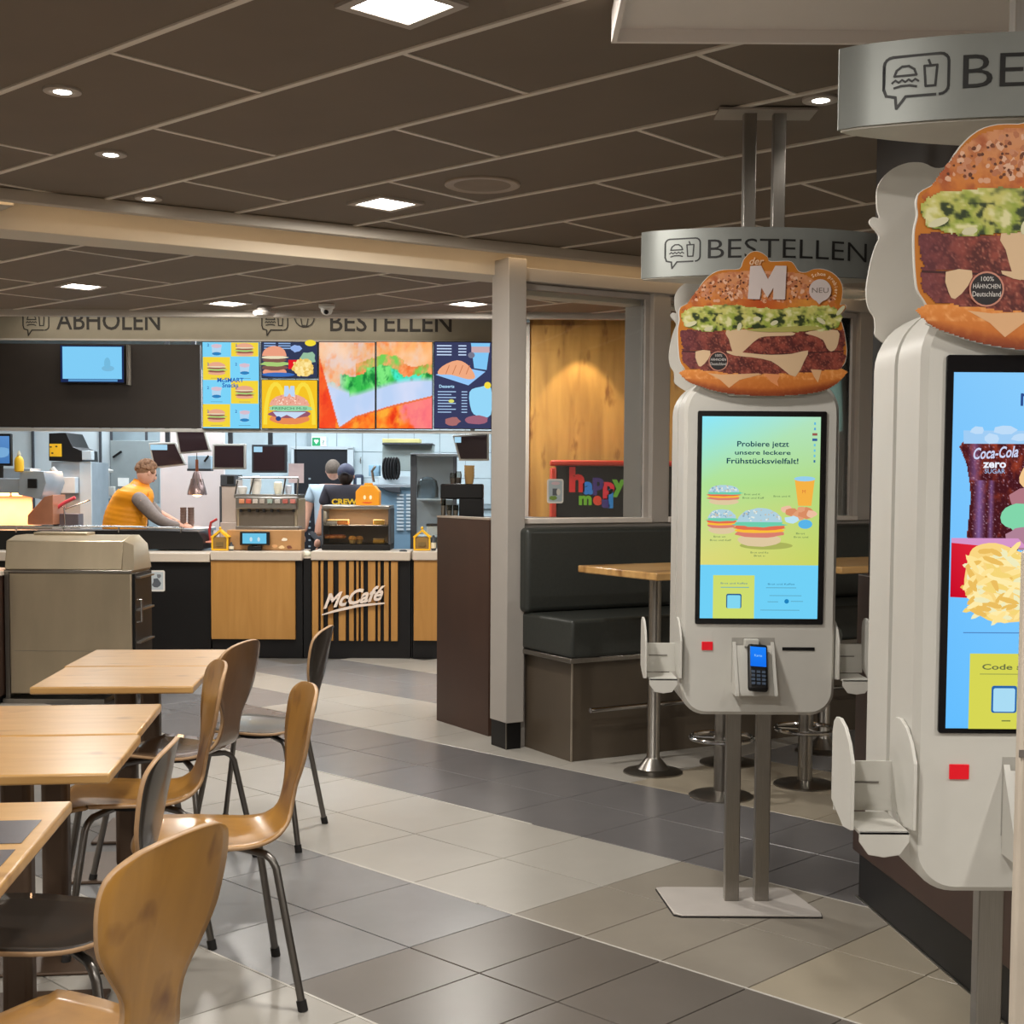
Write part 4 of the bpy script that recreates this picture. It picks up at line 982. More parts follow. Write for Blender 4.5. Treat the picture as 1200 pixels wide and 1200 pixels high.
q = Pr(); q.rect(k.x(366), k.x(375.5), k.z(522), k.z(512.5), (20, 160, 100)); cx, cz = k.x(370.8), k.z(517); q.ell(cx - .012, cz + .008, .015, .016, (235, 250, 240), 10); q.ell(cx + .012, cz + .008, .015, .016, (235, 250, 240), 10); q.poly([(cx - .026, cz + .004), (cx, cz - .032), (cx + .026, cz + .004)], (235, 250, 240)); q.text('?', k.x(379), k.z(520.5), .05, (40, 110, 90)); q.build('pictogram', PRINT, t).location = (0, -.003, 0)
t = TH('paper_notice', 'pinkish paper notice hanging left of the dark doorway', 'notice', 347, 567, 12.6); k = K(t); k.b('paper_sheet', 338, 543, 356, 566, mat('paper_pink', (226, 205, 206), .7), 0, .006, 0); MB().tube([(0, .003, .1), (0, .003, 3.12 - t.location.z)], .003, 5).build('hanging_wire', M_BLACK, t)
# grey appliance with black hose
t = TH('blender_station', 'grey steel shelf unit with a yellow strip and a coiled black hose', 'shelf unit', 470, 640, 14.2); k = K(t)
k.b('upper_unit', 448, 521, 507, 552, mat('grey_green', (160, 172, 170), .5, metal=.3), .1, .35); k.b('yellow_strip', 448, 514, 492, 519, mat('strip_yellow', (214, 205, 140), .5), .05, .3); k.b('shelf_edge', 448, 519, 507, 521.5, M_DKGREY, .0, .4)
for i in range(5): k.tube('hose_coil', [(452 + 3.5 * i + 3 * math.cos(R(a)), 549 + 12 * math.sin(R(a)), -.03 * i) for a in range(0, 361, 30)], .014, M_BLACK)
k.b('basin', 443, 558, 482, 567, M_KLIGHT, 0, .4); k.b('bench_top', 437, 567, 500, 571, M_KGREY, -.1, .5); k.poly('sloped_panel', [(446, 571), (470, 571), (470, 578), (457, 576)], M_DKGREY, -.12, .1); k.b('under_counter', 440, 571, 500, 735, mat('blue_grey_door', (130, 165, 190), .45, metal=.3), -.05, .4); k.tube('tap', [(438, 565), (436, 552), (440, 546)], .015, M_CHROME); k.b('blue_bin', 432, 545, 444, 558, mat('bin_blue', (150, 190, 215), .5), .05, .2)
for j, u in enumerate((465, 476)):
    for i in range(11): k.b('louvre', u, 579 + 4 * i, u + 8, 581.4 + 4 * i, M_KLIGHT, -.07, .02, 0)
t = TH('wall_hook', 'small chrome hook on the white tiled wall', 'hook', 423, 541, 15.9); MB().tube([(0, 0, .05), (0, -.05, .03), (0, -.05, 0), (0, -.02, -.02)], .008).build('hook_body', M_CHROME, t)
t = TH('hand_dryer', 'blue black rounded device on the wall right of the doorway', 'device', 420, 570, 15.83); k = K(t); k.b('body', 415, 556, 425, 574, mat('device_navy', (50, 60, 82), .4), 0, .12, .02); k.b('window', 418, 560, 423, 569, M_KLIGHT, -.01, .01, 0)
# glass display cabinet
t = TH('glass_cabinet', 'tall glass cabinet with grey metal frame and crockery near the brown panel', 'cabinet', 506, 648, 12.3); k = K(t)
k.b('base_cabinet', 481, 648, 535, 760, M_KGREY, 0, .48); k.b('left_post', 481, 532, 488, 648, M_DKGREY, 0, .04); k.b('top_frame', 481, 531, 536, 535, M_KGREY, 0, .5); k.b('right_post', 531, 535, 535, 648, M_DKGREY, 0, .04); k.b('rear_panel', 484, 535, 535, 648, M_KGREY, .45, .02); k.b('glass_front', 488, 535, 531, 648, glass('clear_glass'), .005, .006, 0)
k.b('shelf', 488, 585, 531, 586.5, M_KLIGHT, .02, .42); k.b('lower_shelf', 488, 628, 531, 630, M_KLIGHT, .02, .42)
t = TH('dome_cover', 'clear domed cover inside the tall glass cabinet', 'cover', 501, 585, 12.5); MB().lathe([(.10, 0), (.10, .10), (.085, .17), (.04, .20), (.002, .205)], n=20).build('dome', glass('dome_glass', (215, 225, 230)), t); MB().lathe([(.105, 0), (.105, .008)], n=20).build('plate', M_KLIGHT, t)
t = TH('cake_box', 'small white box with dark lid on the lower cabinet shelf', 'box', 509, 628, 12.45); MB().box(-.07, .07, 0, .12, 0, .09).build('box_body', M_WHITE, t, bevel=.01); MB().box(-.075, .075, -.005, .125, .09, .11).build('lid', M_BLACK, t, bevel=.006)
# coffee brewer on the side counter
t = thing('coffee_brewer', 'black coffee brewer standing on the brown end panel counter', 'coffee machine', (-.27, 8.66, ztp - .02)); 
sxu = lambda u: at(u, 590, 8.66).x + .27; szv = lambda v: at(540, v, 8.66).z - ztp + .02
MB().box(sxu(516), sxu(566), 0, .25, szv(585), szv(567)).build('brew_head', M_BLACK, t, bevel=.01); MB().box(sxu(538), sxu(566), 0, .25, 0, szv(584)).build('brew_column', M_BLACK, t, bevel=.006); MB().box(sxu(516), sxu(566), -.01, .26, 0, .014).build('brew_base', M_BLACK, t)
for i, (u, v, Y, h, r) in enumerate(((519.5, 604, 8.72, .13, .017), (526.5, 604, 8.68, .07, .018), (534, 604, 8.68, .07, .018))):
    g = thing('glass_jar', ('tall narrow glass under the brewer head', 'left short glass under the brewer head', 'right short glass under the brewer head')[i], 'glass', (at(u, v, Y).x, Y, ztp - .006)); MB().lathe([(r * .8, 0), (r, h), (r * .9, h), (r * .7, .005)], n=14).build('glass_body', glass('jar_glass', (205, 205, 200)), g); MB().lathe([(r * .7, .002), (r * .85, h * .5)], n=14).build('contents', mat('contents', (210, 200, 190), .5), g)
for i, (u, h, c_) in enumerate(((531, .07, (170, 160, 150)), (537, .08, (140, 130, 125)))):
    g = thing('glass_jar', ('left glass jar on top of the brewer', 'middle glass jar on top of the brewer')[i], 'glass', (at(u, 567, 8.78).x, 8.78, ztp - .02 + szv(567))); MB().lathe([(.018, 0), (.022, h * .7), (.018, h)], n=14).build('glass_body', glass('jar_glass', (205, 205, 200)), g); MB().lathe([(.016, .002), (.018, h * .5)], n=14).build('contents', mat('jar_c%d' % i, c_, .5), g)
g = thing('paper_cup_stack', 'tall tan stack of paper cups on top of the brewer', 'cups', (at(550, 567, 8.78).x, 8.78, ztp - .02 + szv(567)))
for j in range(4): MB().lathe([(.024, .02 * j), (.033, .02 * j + .055), (.034, .02 * j + .058)], n=16).build('cup', mat('cup_tan', (205, 165, 105), .6), g)

# ================================================================== PLAY AREA BEYOND THE WINDOW
YB = 10.75
ww = struct(MB().box(at(620, 500, YB).x, at(806, 500, YB).x, YB, YB + .08, 0, 2.80).build('wall_play', wood('rustic_wood', (156, 110, 48), (202, 152, 74), .6, 1.6, (7, 1, 1), knots=(9, 1, 3.4)), smooth=0))
struct(MB().box(at(616, 500, YB).x, at(620, 500, YB).x, YB - .02, YB + .08, 0, 2.75).build('trim_10', mat('cornice_grey', (186, 178, 168), .55), smooth=0))
struct(MB().box(at(806, 500, YB).x, 5.4, YB + .3, YB + .38, 0, 2.80).build('wall_teal', mat('teal_paint', (120, 160, 156), .7, var=.04), smooth=0))
dd = struct(MB().box(at(991, 520, YB).x, at(1012, 520, YB).x, YB + .24, YB + .29, 0, at(998, 504, YB).z).build('door_1', mat('door_dark', (44, 38, 34), .5), smooth=0)); MB().box(at(989, 520, YB).x, at(991, 520, YB).x, YB + .22, YB + .29, 0, at(998, 502, YB).z).build('door_frame', M_GREY, dd)
sp = bpy.data.lights.new('wood_spot', 'SPOT'); sp.energy = 36; sp.spot_size = R(66); sp.spot_blend = .35; sp.color = (1, .80, .52); sp.shadow_soft_size = .02
so = bpy.data.objects.new('wood_spot', sp); COL.objects.link(so); so.location = (at(680, 440, YB).x, YB - .27, 2.76); so.rotation_euler = (R(10), 0, 0)
t = TH('toy_display', 'black toy display with red frame and colourful lettering seen through the window', 'display', 700, 605, 10.3); k = K(t); t.location.z = 0; k.o = t.location
z = lambda v: at(690, v, 10.3).z
X = lambda u: at(u, 570, 10.3).x - t.location.x
MB().box(X(652), X(790), 0, .3, 0, z(544)).build('cabinet', M_BLACK, t, bevel=.01)
M_RED = mat('frame_red', (190, 52, 30), .35)
MB().box(X(645), X(652), -.03, .3, .1, z(548)).box(X(645), X(795), -.03, .3, z(546), z(539.5)).box(X(790), X(795), -.03, .3, .1, z(548)).build('red_frame', M_RED, t, bevel=.012)
for ch, u, v, c_, h in (('h', 676, 575, (225, 40, 40), .17), ('a', 689, 578, (40, 130, 220), .12), ('p', 701, 573, (70, 45, 120), .12), ('p', 713, 578, (230, 40, 60), .12), ('y', 725, 575, (110, 180, 50), .12), ('m', 686, 591, (120, 190, 40), .09), ('e', 700, 591, (235, 70, 40), .09), ('a', 710, 594, (70, 50, 130), .09), ('l', 716, 594, (40, 140, 220), .13)):
    q = Pr(); q.text(ch, X(u), z(v), h, c_, bold=.05); q.build('letter', PRINT, t).location = (0, -.004, 0)
# ================================================================== TABLES AND CHAIRS
M_TOP = wood('table_top_oak', (190, 144, 84), (212, 168, 106), .30, 2.2, (1.2, 9, 9), coat=.25, knots=(3, 6, 3))
M_EDGE = mat('table_edge', (176, 134, 88), .4, var=.06)
M_INLAY = mat('inlay_grey', (98, 96, 100), .25, var=.04)
M_PED = mat('pedestal_brown', (92, 74, 60), .42, metal=.35, var=.1)
def cafe_table(label, x, y, rz, W=.585, D=.55, inlay=None, group=None):
    t = thing('cafe_table', label, 'table', (x, y, 0), R(rz), group)
    MB().box(-W / 2, W / 2, -D / 2, D / 2, .722, .75).build('table_top', M_TOP, t, bevel=.006)
    MB().box(-.04, .04, -.04, .04, .012, .715).build('pedestal', M_PED, t, bevel=.018)
    MB().box(-.16, .16, -.16, .16, .712, .722).build('mounting_plate', M_BLACK, t)
    MB().box(-.21, .21, -.21, .21, 0, .012).build('base_plate', M_PED, t, bevel=.005)
    if inlay:
        for a, b in inlay: MB().box(-W / 2, W / 2 - .03, a, b, .7505, .7515).build('dark_inlay', M_INLAY, t)
    return t
cafe_table('farthest oak cafe table, next to the steel waste station', -1.535, 5.775, 4)
cafe_table('oak cafe table pushed against the front of the farthest one, left corner showing', -1.48, 5.215, 5)
cafe_table('oak cafe table of the middle pair, the half farther from the camera', -1.435, 4.26, 7)
cafe_table('oak cafe table of the middle pair, the half nearer the camera', -1.352, 3.70, 7, D=.54)
t = cafe_table('nearest oak cafe table with dark grey inlaid stripes, cut by the left edge', -1.27, 2.60, 7, .62, 1.06, ((.15, .345), (-.30, .10)))

M_PLY = wood('chair_ply', (152, 106, 42), (184, 134, 60), .32, 2.0, (5, 5, 1.2), coat=.3, knots=(7, 7, 5))
M_PLYB = wood('chair_ply_brown', (112, 76, 42), (136, 96, 56), .30, 2.0, (5, 5, 1.2), coat=.4)
M_RIM = mat('ply_rim', (186, 150, 112), .45, var=.1, scale=40)
M_DARKPLY = mat('ply_dark_laminate', (46, 40, 35), .32, var=.05, coat=.3)
M_SEATGL = mat('ply_glossy_brown', (120, 96, 74), .22, var=.05, coat=.6)
PROF = [(-.224, .438, .095), (-.218, .450, .140), (-.203, .462, .178), (-.15, .470, .205), (-.05, .466, .208), (.06, .460, .195), (.13, .464, .165), (.18, .482, .128), (.212, .520, .098), (.226, .570, .082), (.236, .62, .090), (.248, .67, .128), (.260, .72, .164), (.272, .77, .178), (.284, .82, .182), (.293, .865, .172), (.298, .888, .148), (.301, .898, .112)]
def shell_mesh(name, mats):
    rows = []; n = len(PROF)
    def cr(p0, p1, p2, p3, t): return tuple(.5 * (2 * p1[j] + (p2[j] - p0[j]) * t + (2 * p0[j] - 5 * p1[j] + 4 * p2[j] - p3[j]) * t * t + (3 * p1[j] - p0[j] - 3 * p2[j] + p3[j]) * t ** 3) for j in range(3))
    for i in range(n - 1):
        for k in range(3):
            rows.append(cr(PROF[max(i - 1, 0)], PROF[i], PROF[i + 1], PROF[min(i + 2, n - 1)], k / 3))
    rows.append(PROF[-1]); m = 11; vs = []; fs = []
    for (y, z, w_) in rows:
        for j in range(m):
            s = -1 + 2 * j / (m - 1)
            # superellipse-free: round the extreme ends a little
            up = max(0, (z - .50) / .4)
            x = s * w_; yy = y - (.30 * up) * x * x * 3; zz = z + (.25 * x * x if z < .5 else 0)
            if z < .5 and y < -.15: yy += .9 * x * x
            if z > .80: zz -= .8 * x * x * ((z - .80) / .10) ** 2
            vs.append((x, yy, zz))
    for i in range(len(rows) - 1):
        for j in range(m - 1):
            a = i * m + j; fs.append((a, a + 1, a + m + 1, a + m))
    me = bpy.data.meshes.new(name); me.from_pydata(vs, [], fs)
    for x in mats: me.materials.append(x)
    me.update(); me.shade_smooth()
    return me
CH_SH = {}
legm = {}
def leg_mesh(sx, sy):
    if (sx, sy) not in legm:
        pth = [(.03 * sx, .05 * sy, .437), (.10 * sx, .10 * sy, .437), (.145 * sx, .135 * sy, .434), (.165 * sx, .150 * sy, .422), (.176 * sx, .160 * sy, .40), (.235 * sx, .222 * sy, .02)]
        legm[(sx, sy)] = MB().tube(pth, .0115, 10).mesh('leg', M_LEG)
    return legm[(sx, sy)]
footm = {}
def chair(label, x, y, rz, mats, group=None):
    t = thing('plywood_chair', label, 'chair', (x, y, 0), R(rz), group)
    key = tuple(m.name for m in mats)
    if key not in CH_SH: CH_SH[key] = shell_mesh('seat_shell', mats)
    s = bpy.data.objects.new('seat_shell', CH_SH[key]); COL.objects.link(s); s.parent = t
    md = s.modifiers.new('thick', 'SOLIDIFY'); md.thickness = .011; md.offset = 0; md.material_offset = 1; md.material_offset_rim = 2
    MB().lathe([(.09, .432), (.095, .438), (.095, .452), (.09, .456)], n=18).build('seat_mount', M_BLACK, t)
    for sx_ in (-1, 1):
        for sy_ in (-1, 1):
            l = bpy.data.objects.new('leg', leg_mesh(sx_, sy_)); COL.objects.link(l); l.parent = t
            if (sx_, sy_) not in footm: footm[(sx_, sy_)] = MB().tube([(.233 * sx_, .220 * sy_, .03), (.238 * sx_, .225 * sy_, 0)], .0145, 10).mesh('rubber_foot', M_RUBBER)
            f = bpy.data.objects.new('rubber_foot', footm[(sx_, sy_)]); COL.objects.link(f); f.parent = l
    return t
PLY = [M_PLY, M_PLY, M_RIM]; PLYB = [M_SEATGL, M_PLYB, M_RIM]; DKP = [M_DARKPLY, M_DARKPLY, M_RIM]; MIX = [M_PLY, M_DARKPLY, M_RIM]
chair('golden plywood chair right of the others, all of its side and two feet in view', -.875, 3.95, -71, PLY)
chair('black backed plywood chair farthest back, in front of the coffee counter', -1.06, 5.713, -95, DKP)
chair('brown plywood chair at the farthest table, seen from behind, glossy seat', -1.29, 5.21, -103, PLYB)
chair('golden plywood chair at the middle table, its narrow back left of the brown chair', -1.245, 4.45, -70, PLY)
gch = chair('dark plywood chair at the nearest table, mostly behind the big foreground back', -1.08, 3.11, -86, DKP)
chair('large golden plywood chair back in the left foreground', -.838, 2.427, -111.7, PLY)

# ================================================================== BOOTH BEHIND THE KIOSK
# partition frame: x along the window wall, y away from the camera, origin at the pillar corner
def pf(u, v, z=None):      # world floor point -> partition coordinates
    return None
bn = thing('corner_bench', 'dark leather bench with brown panelled base under the window wall', 'bench'); bn.matrix_world = PM
x0 = .145
MB().box(x0, 3.3, -.45, .04, 0, .54).build('base', mat('bench_base_brown', (84, 74, 62), .38, var=.1, scale=3), bn)
MB().box(x0 - .04, 3.3, -.50, .04, .54, .568).build('edge_rail', M_STEEL, bn, bevel=.004)
MB().box(x0 - .002, x0 + .006, -.456, -.448, 0, .54).build('corner_strip', mat('strip_light', (170, 160, 146), .35, metal=.5), bn)
MB().box(x0 - .04, 3.3, -.51, .04, .568, .775).build('seat_cushion', M_LEATHER, bn, bevel=.02, seg=3)
MB().box(x0 - .06, 3.3, -.07, .045, .775, 1.25).build('back_cushion', M_LEATHER, bn, bevel=.03, seg=4)
for xx in (1.35, 2.4): MB().box(xx - .004, xx + .004, -.515, -.505, .59, .76).build('seam', M_BLACK, bn)
fr = thing('foot_rail', 'horizontal chrome foot rail in front of the bench base', 'rail'); fr.matrix_world = PM
MB().tube([(.17, -.60, .30), (3.2, -.60, .30)], .014, 10).build('rail_tube', M_CHROME, fr)
for xx in (.9, 1.9, 2.9): MB().tube([(xx, -.60, .30), (xx, -.45, .30)], .008, 8).build('rail_bracket', M_CHROME, fr)

def pw_(a, p): c = P0 + E1 * a + E2 * p; return (c.x, c.y, 0)
def high_table(label, a0, a1, posts):
    t = thing('high_table', label, 'table'); t.matrix_world = PM
    MB().box(a0, a1, -1.235, -.53, 1.03, 1.068).build('table_top', M_TOP, t, bevel=.006)
    for a in posts:
        p = MB().lathe([(.155, 0), (.155, .006), (.145, .012), (.085, .022), (.04, .075), (.034, .085), (.034, 1.02), (.09, 1.02), (.09, 1.03)], a, -.875, 24).build('post', M_STEEL, t)
    return t
high_table('high oak topped table on steel posts in front of the leather bench', .127, 1.13, (.382, .88))
high_table('further high oak table, seen right of the middle kiosk', 1.33, 2.45, (1.56, 2.2))
def stool(label, x, y):
    t = thing('bar_stool', label, 'bar stool', (x, y, 0), 0)
    MB().lathe([(.155, 0), (.155, .006), (.14, .014), (.05, .022), (.036, .03)], n=28).build('base_disc', M_STEEL, t)
    MB().lathe([(.036, .03), (.036, .72)], n=20).build('column', M_STEEL, t)
    fr_ = MB().tube([(.15 * math.cos(R(a)), .15 * math.sin(R(a)), .285) for a in range(0, 360, 12)], .011, 8, True)
    for a in (45, 165, 285): fr_.tube([(.03 * math.cos(R(a)), .03 * math.sin(R(a)), .285), (.15 * math.cos(R(a)), .15 * math.sin(R(a)), .285)], .007, 6)
    fr_.build('foot_ring', M_CHROME, t)
    MB().lathe([(.12, .72), (.165, .73), (.17, .76), (.16, .79), (.10, .80), (.002, .80)], n=28).build('seat', M_LEATHER, t)
    return t
stool('steel bar stool standing just left behind the posts of the middle kiosk', 1.014, 6.505)
stool('steel bar stool right of the posts of the middle kiosk', 1.472, 6.76)
# ================================================================== SELF-ORDER KIOSKS
# local frame: x right, front face at y = 0, floor z = 0
KW = .265; KZ0, KZ1 = .705, 1.865
def kz(v): return 1.5 + (567 - v) * .0029219      # heights surveyed on the middle kiosk (4.675 m away)
def kx(u): return (u - 600) * .0029219 - .8505
def slab_outline(w_, z0, z1, rb, rt, n=9):
    out = []
    for cx, cz, r, a in ((w_ - rb, z0 + rb, rb, -90), (w_ - rt, z1 - rt, rt, 0), (-w_ + rt, z1 - rt, rt, 90), (-w_ + rb, z0 + rb, rb, 180)):
        for k in range(n + 1):
            t = R(a + 90 * k / n); out.append((cx + r * math.cos(t), cz + r * math.sin(t)))
    return out
def body_slab(y0, y1, flip=False):
    m = MB(); b = .016
    O = slab_outline(KW, KZ0, KZ1, .085, .12); I = slab_outline(KW - .012, KZ0 + .012, KZ1 - .012, .075, .11)
    n = len(O)
    rings = [(I, y0), (O, y0 + b), (O, y1 - .001), (O, y1)] if not flip else [(O, y0), (O, y0 + .001), (O, y1 - b), (I, y1)]
    vs = []; fs = []
    for P, y in rings: vs += [(p[0], y, p[1]) for p in P]
    for r in range(3):
        for i in range(n):
            j = (i + 1) % n; fs.append((r * n + i, (r + 1) * n + i, (r + 1) * n + j, r * n + j))
    fs.append(tuple(range(n))); fs.append(tuple(3 * n + i for i in range(n - 1, -1, -1)))
    return m.add(vs, fs)
CARD = [(50, 490), (60, 450), (110, 420), (150, 370), (200, 290), (260, 235), (330, 212), (430, 205), (455, 150), (500, 102), (555, 98), (605, 130), (625, 158), (740, 155), (775, 175), (805, 218), (850, 225), (900, 205), (960, 205), (1020, 228), (1065, 270), (1085, 320), (1082, 390), (1072, 428), (1100, 425), (1112, 450), (1072, 500), (1085, 540), (1100, 590), (1110, 640), (1120, 720), (1110, 790), (1085, 830), (1080, 870), (1075, 910), (1000, 960), (900, 985), (750, 1000), (600, 1005), (450, 1000), (330, 985), (230, 960), (160, 935), (110, 915), (95, 905), (105, 870), (85, 830), (60, 790), (50, 720), (45, 640), (45, 580), (55, 530)]
KS = .000534
def cc(p): return ((p[0] - 600) * KS, 1.5 + (567 - 280 - p[1] / 5.4545) * .0029125)
def jag(pts, n, amp):
    out = []
    for i in range(len(pts)):
        a = pts[i]; b = pts[(i + 1) % len(pts)]
        for k in range(n):
            t = k / n; out.append((a[0] + (b[0] - a[0]) * t + random.uniform(-amp, amp), a[1] + (b[1] - a[1]) * t + random.uniform(-amp, amp)))
    return out
def burger_print():
    q = Pr(.00012); S = lambda pts: [cc(p) for p in pts]
    base = sm(CARD, 3); q.poly(S([(600 + (p[0] - 600) * .992, 560 + (p[1] - 560) * .992) for p in base]), (196, 118, 32))
    inside_bun = lambda x, y: ((x - 575) / 500) ** 2 + ((y - 500) / 275) ** 2 < 1 and y < 480
    bun = [(80, 480), (110, 420), (160, 350), (215, 290), (280, 245), (360, 228), (470, 222), (600, 220), (740, 225), (850, 245), (930, 300), (1000, 370), (1050, 430), (1060, 470), (900, 470), (600, 460), (300, 455)]
    def f_bun(x, y):
        t = (y - 225) / 250.; c = mixc((214, 146, 100), (212, 124, 46), t * 1.5 - .3); c = mixc(c, (170, 84, 44), nz(x, y, 60, 4, 2) * .9 + abs(x - 590) / 1500)
        if 395 < y: c = mixc(c, (186, 74, 24), max(0, 1 - abs(x - 560) / 190) * .9); c = mixc(c, (228, 160, 60), max(0, 1 - abs(x - 860) / 160) * .7)
        return c
    q.raster(sm(bun), cc, 6, f_bun)
    def spots(n, x0, x1, y0, y1, r, cols, ins=None, asp=1.0):
        q.L += 1
        for _ in range(n):
            x = random.uniform(x0, x1); y = random.uniform(y0, y1)
            if ins and not ins(x, y): continue
            q.L += .01; c = cc((x, y)); rr_ = r * KS * random.uniform(.6, 1.3)
            q.ell(c[0], c[1], rr_ * asp, rr_, random.choice(cols), n=6, jag=.3, rot=random.uniform(0, 3.1), lift=False)
        q.L = math.ceil(q.L)
    spots(260, 130, 1040, 225, 410, 11, [(222, 166, 132), (206, 140, 104), (228, 180, 150), (190, 118, 80)], inside_bun, 1.2)
    spots(170, 130, 1040, 225, 400, 6, [(110, 58, 32), (130, 70, 40), (96, 50, 30)], inside_bun)
    # lower bun and sauce
    def f_low(x, y):
        e = 1000 - ((x - 590) / 500) ** 2 * 75; c = mixc((226, 140, 62), (190, 100, 34), (y - 850) / 130.); c = mixc(c, (128, 52, 20), (y - e + 45) / 45); return mixc(c, (240, 170, 104), (nz(x, y, 26, 4, 5) + .1) * (1.2 if y < 900 else .2))
    q.raster(sm([(95, 840), (600, 850), (1090, 830), (1075, 905), (1000, 958), (900, 985), (750, 1000), (600, 1003), (450, 998), (330, 984), (230, 958), (110, 912)]), cc, 6, f_low)
    # patties
    P1 = [(70, 590), (300, 600), (600, 600), (900, 590), (1090, 585), (1105, 640), (1095, 715), (900, 735), (600, 742), (300, 735), (90, 715), (62, 650)]
    P2 = [(72, 715), (300, 725), (600, 735), (900, 722), (1095, 712), (1112, 760), (1080, 832), (850, 858), (600, 868), (350, 862), (130, 835), (78, 790)]
    def f_pat(x, y):
        n = nz(x, y, 60, 4, 4); c = mixc((84, 30, 28), (150, 70, 56), .45 + n * 1.3); c = mixc(c, (176, 106, 88), (nz(x, y, 11, 3, 9) - .15) * 2)
        return mixc(c, (96, 46, 62), max(0, (260 - x) / 300))
    q.raster(jag(P2, 8, 5), cc, 6, f_pat); q.raster(jag(P1, 8, 5), cc, 6, f_pat)
    q.poly(S([(75, 722), (600, 742), (1095, 716), (1095, 722), (600, 750), (75, 730)]), (66, 26, 26))
    # cheese
    CH = (222, 190, 152)
    for c_ in ([(240, 862), (330, 872), (560, 862), (580, 868), (440, 905), (375, 955), (320, 905)], [(590, 862), (700, 868), (680, 910), (690, 945), (640, 915)], [(890, 835), (960, 838), (938, 918), (912, 880)]): q.poly(S(c_), (226, 178, 132) if c_[0][0] != 590 else (230, 150, 96))
    q.poly(S(sm([(352, 592), (520, 590), (760, 598), (775, 622), (640, 628), (560, 640), (490, 700), (425, 755), (395, 730), (370, 650)], 2)), CH)
    q.poly(S(sm([(850, 606), (930, 588), (1055, 588), (1066, 640), (1050, 700), (1018, 722), (990, 700), (965, 650), (900, 622)], 2)), CH)
    q.poly(S(sm([(355, 722), (520, 738), (640, 745), (770, 738), (872, 716), (850, 780), (795, 882), (720, 840), (640, 785), (520, 762), (400, 750)], 2)), CH)
    q.poly(S(sm([(160, 728), (252, 722), (240, 775), (195, 822), (172, 800)], 2)), CH)
    # lettuce
    L = [(60, 490), (120, 450), (260, 440), (380, 432), (520, 445), (700, 460), (850, 440), (980, 430), (1050, 450), (1085, 510), (1060, 570), (960, 592), (800, 600), (640, 588), (480, 580), (360, 592), (250, 605), (160, 590), (90, 570)]
    def f_let(x, y):
        n = nz(x, y, 70, 3, 1); m = nz(x * .7, y, 46, 3, 6); t = (y - 440) / 150.
        c = mixc((204, 200, 110), (150, 168, 64), t * .9 + n); c = mixc(c, (226, 222, 168), (m - .15) * 2.4); c = mixc(c, (44, 58, 24), (-m - .12) * 4 * (1 if t > .3 else .3)); return c
    q.raster(jag(L, 6, 6), cc, 6, f_let)
    for a, b, an, l in ((130, 555, .35, 38), (435, 570, 1.3, 26), (545, 520, 0, 26), (655, 545, .4, 26), (950, 530, -.6, 34), (1072, 465, .9, 40), (240, 585, .2, 28)):
        c = cc((a, b)); q.ell(c[0], c[1], l * KS, 14 * KS, (218, 214, 178), 12, .03, an)
    c = cc((600, 590)); q.poly(S(sm([(480, 588), (640, 575), (860, 562), (960, 575), (880, 592), (720, 602), (560, 600)])), (176, 170, 92))
    # badge
    c = cc((305, 787)); q.ell(c[0], c[1], 62 * KS, 62 * KS, (204, 140, 120), 24); q.ell(c[0], c[1], 56 * KS, 56 * KS, (38, 34, 36), 24)
    q.text('100%', c[0], c[1] + 28 * KS, 16 * KS, (225, 220, 215)); q.text('HÄHNCHEN', c[0], c[1] + 2 * KS, 16 * KS, (225, 220, 215), width=96 * KS); q.text('Deutschland', c[0], c[1] - 26 * KS, 18 * KS, (225, 220, 215), width=100 * KS)
    # letters
    W_ = (214, 200, 196)
    q.poly(S([(497, 190), (565, 188), (610, 272), (655, 188), (726, 188), (720, 398), (645, 398), (645, 325), (608, 388), (570, 325), (560, 398), (484, 396)]), W_)
    c = cc((530, 182)); q.text('der', c[0], c[1], 46 * KS, (232, 196, 160), shear=.3, width=92 * KS, bold=.01)
    c = cc((940, 340)); q.ell(c[0], c[1], 70 * KS, 70 * KS, W_, 28); q.poly(S([(900, 385), (960, 405), (935, 428)]), W_); q.text('NEU', c[0], c[1] - 15 * KS, 32 * KS, (120, 108, 96), width=104 * KS)
    word = 'Schon probiert?'
    for i, ch in enumerate(word):
        if ch == ' ': continue
        a = R(118 - i * 148 / (len(word) - 1)); q.text(ch, c[0] + 92 * KS * math.cos(a), c[1] + 92 * KS * math.sin(a), 22 * KS, (240, 214, 180), bold=.02, rot=a - math.pi / 2)
    return q
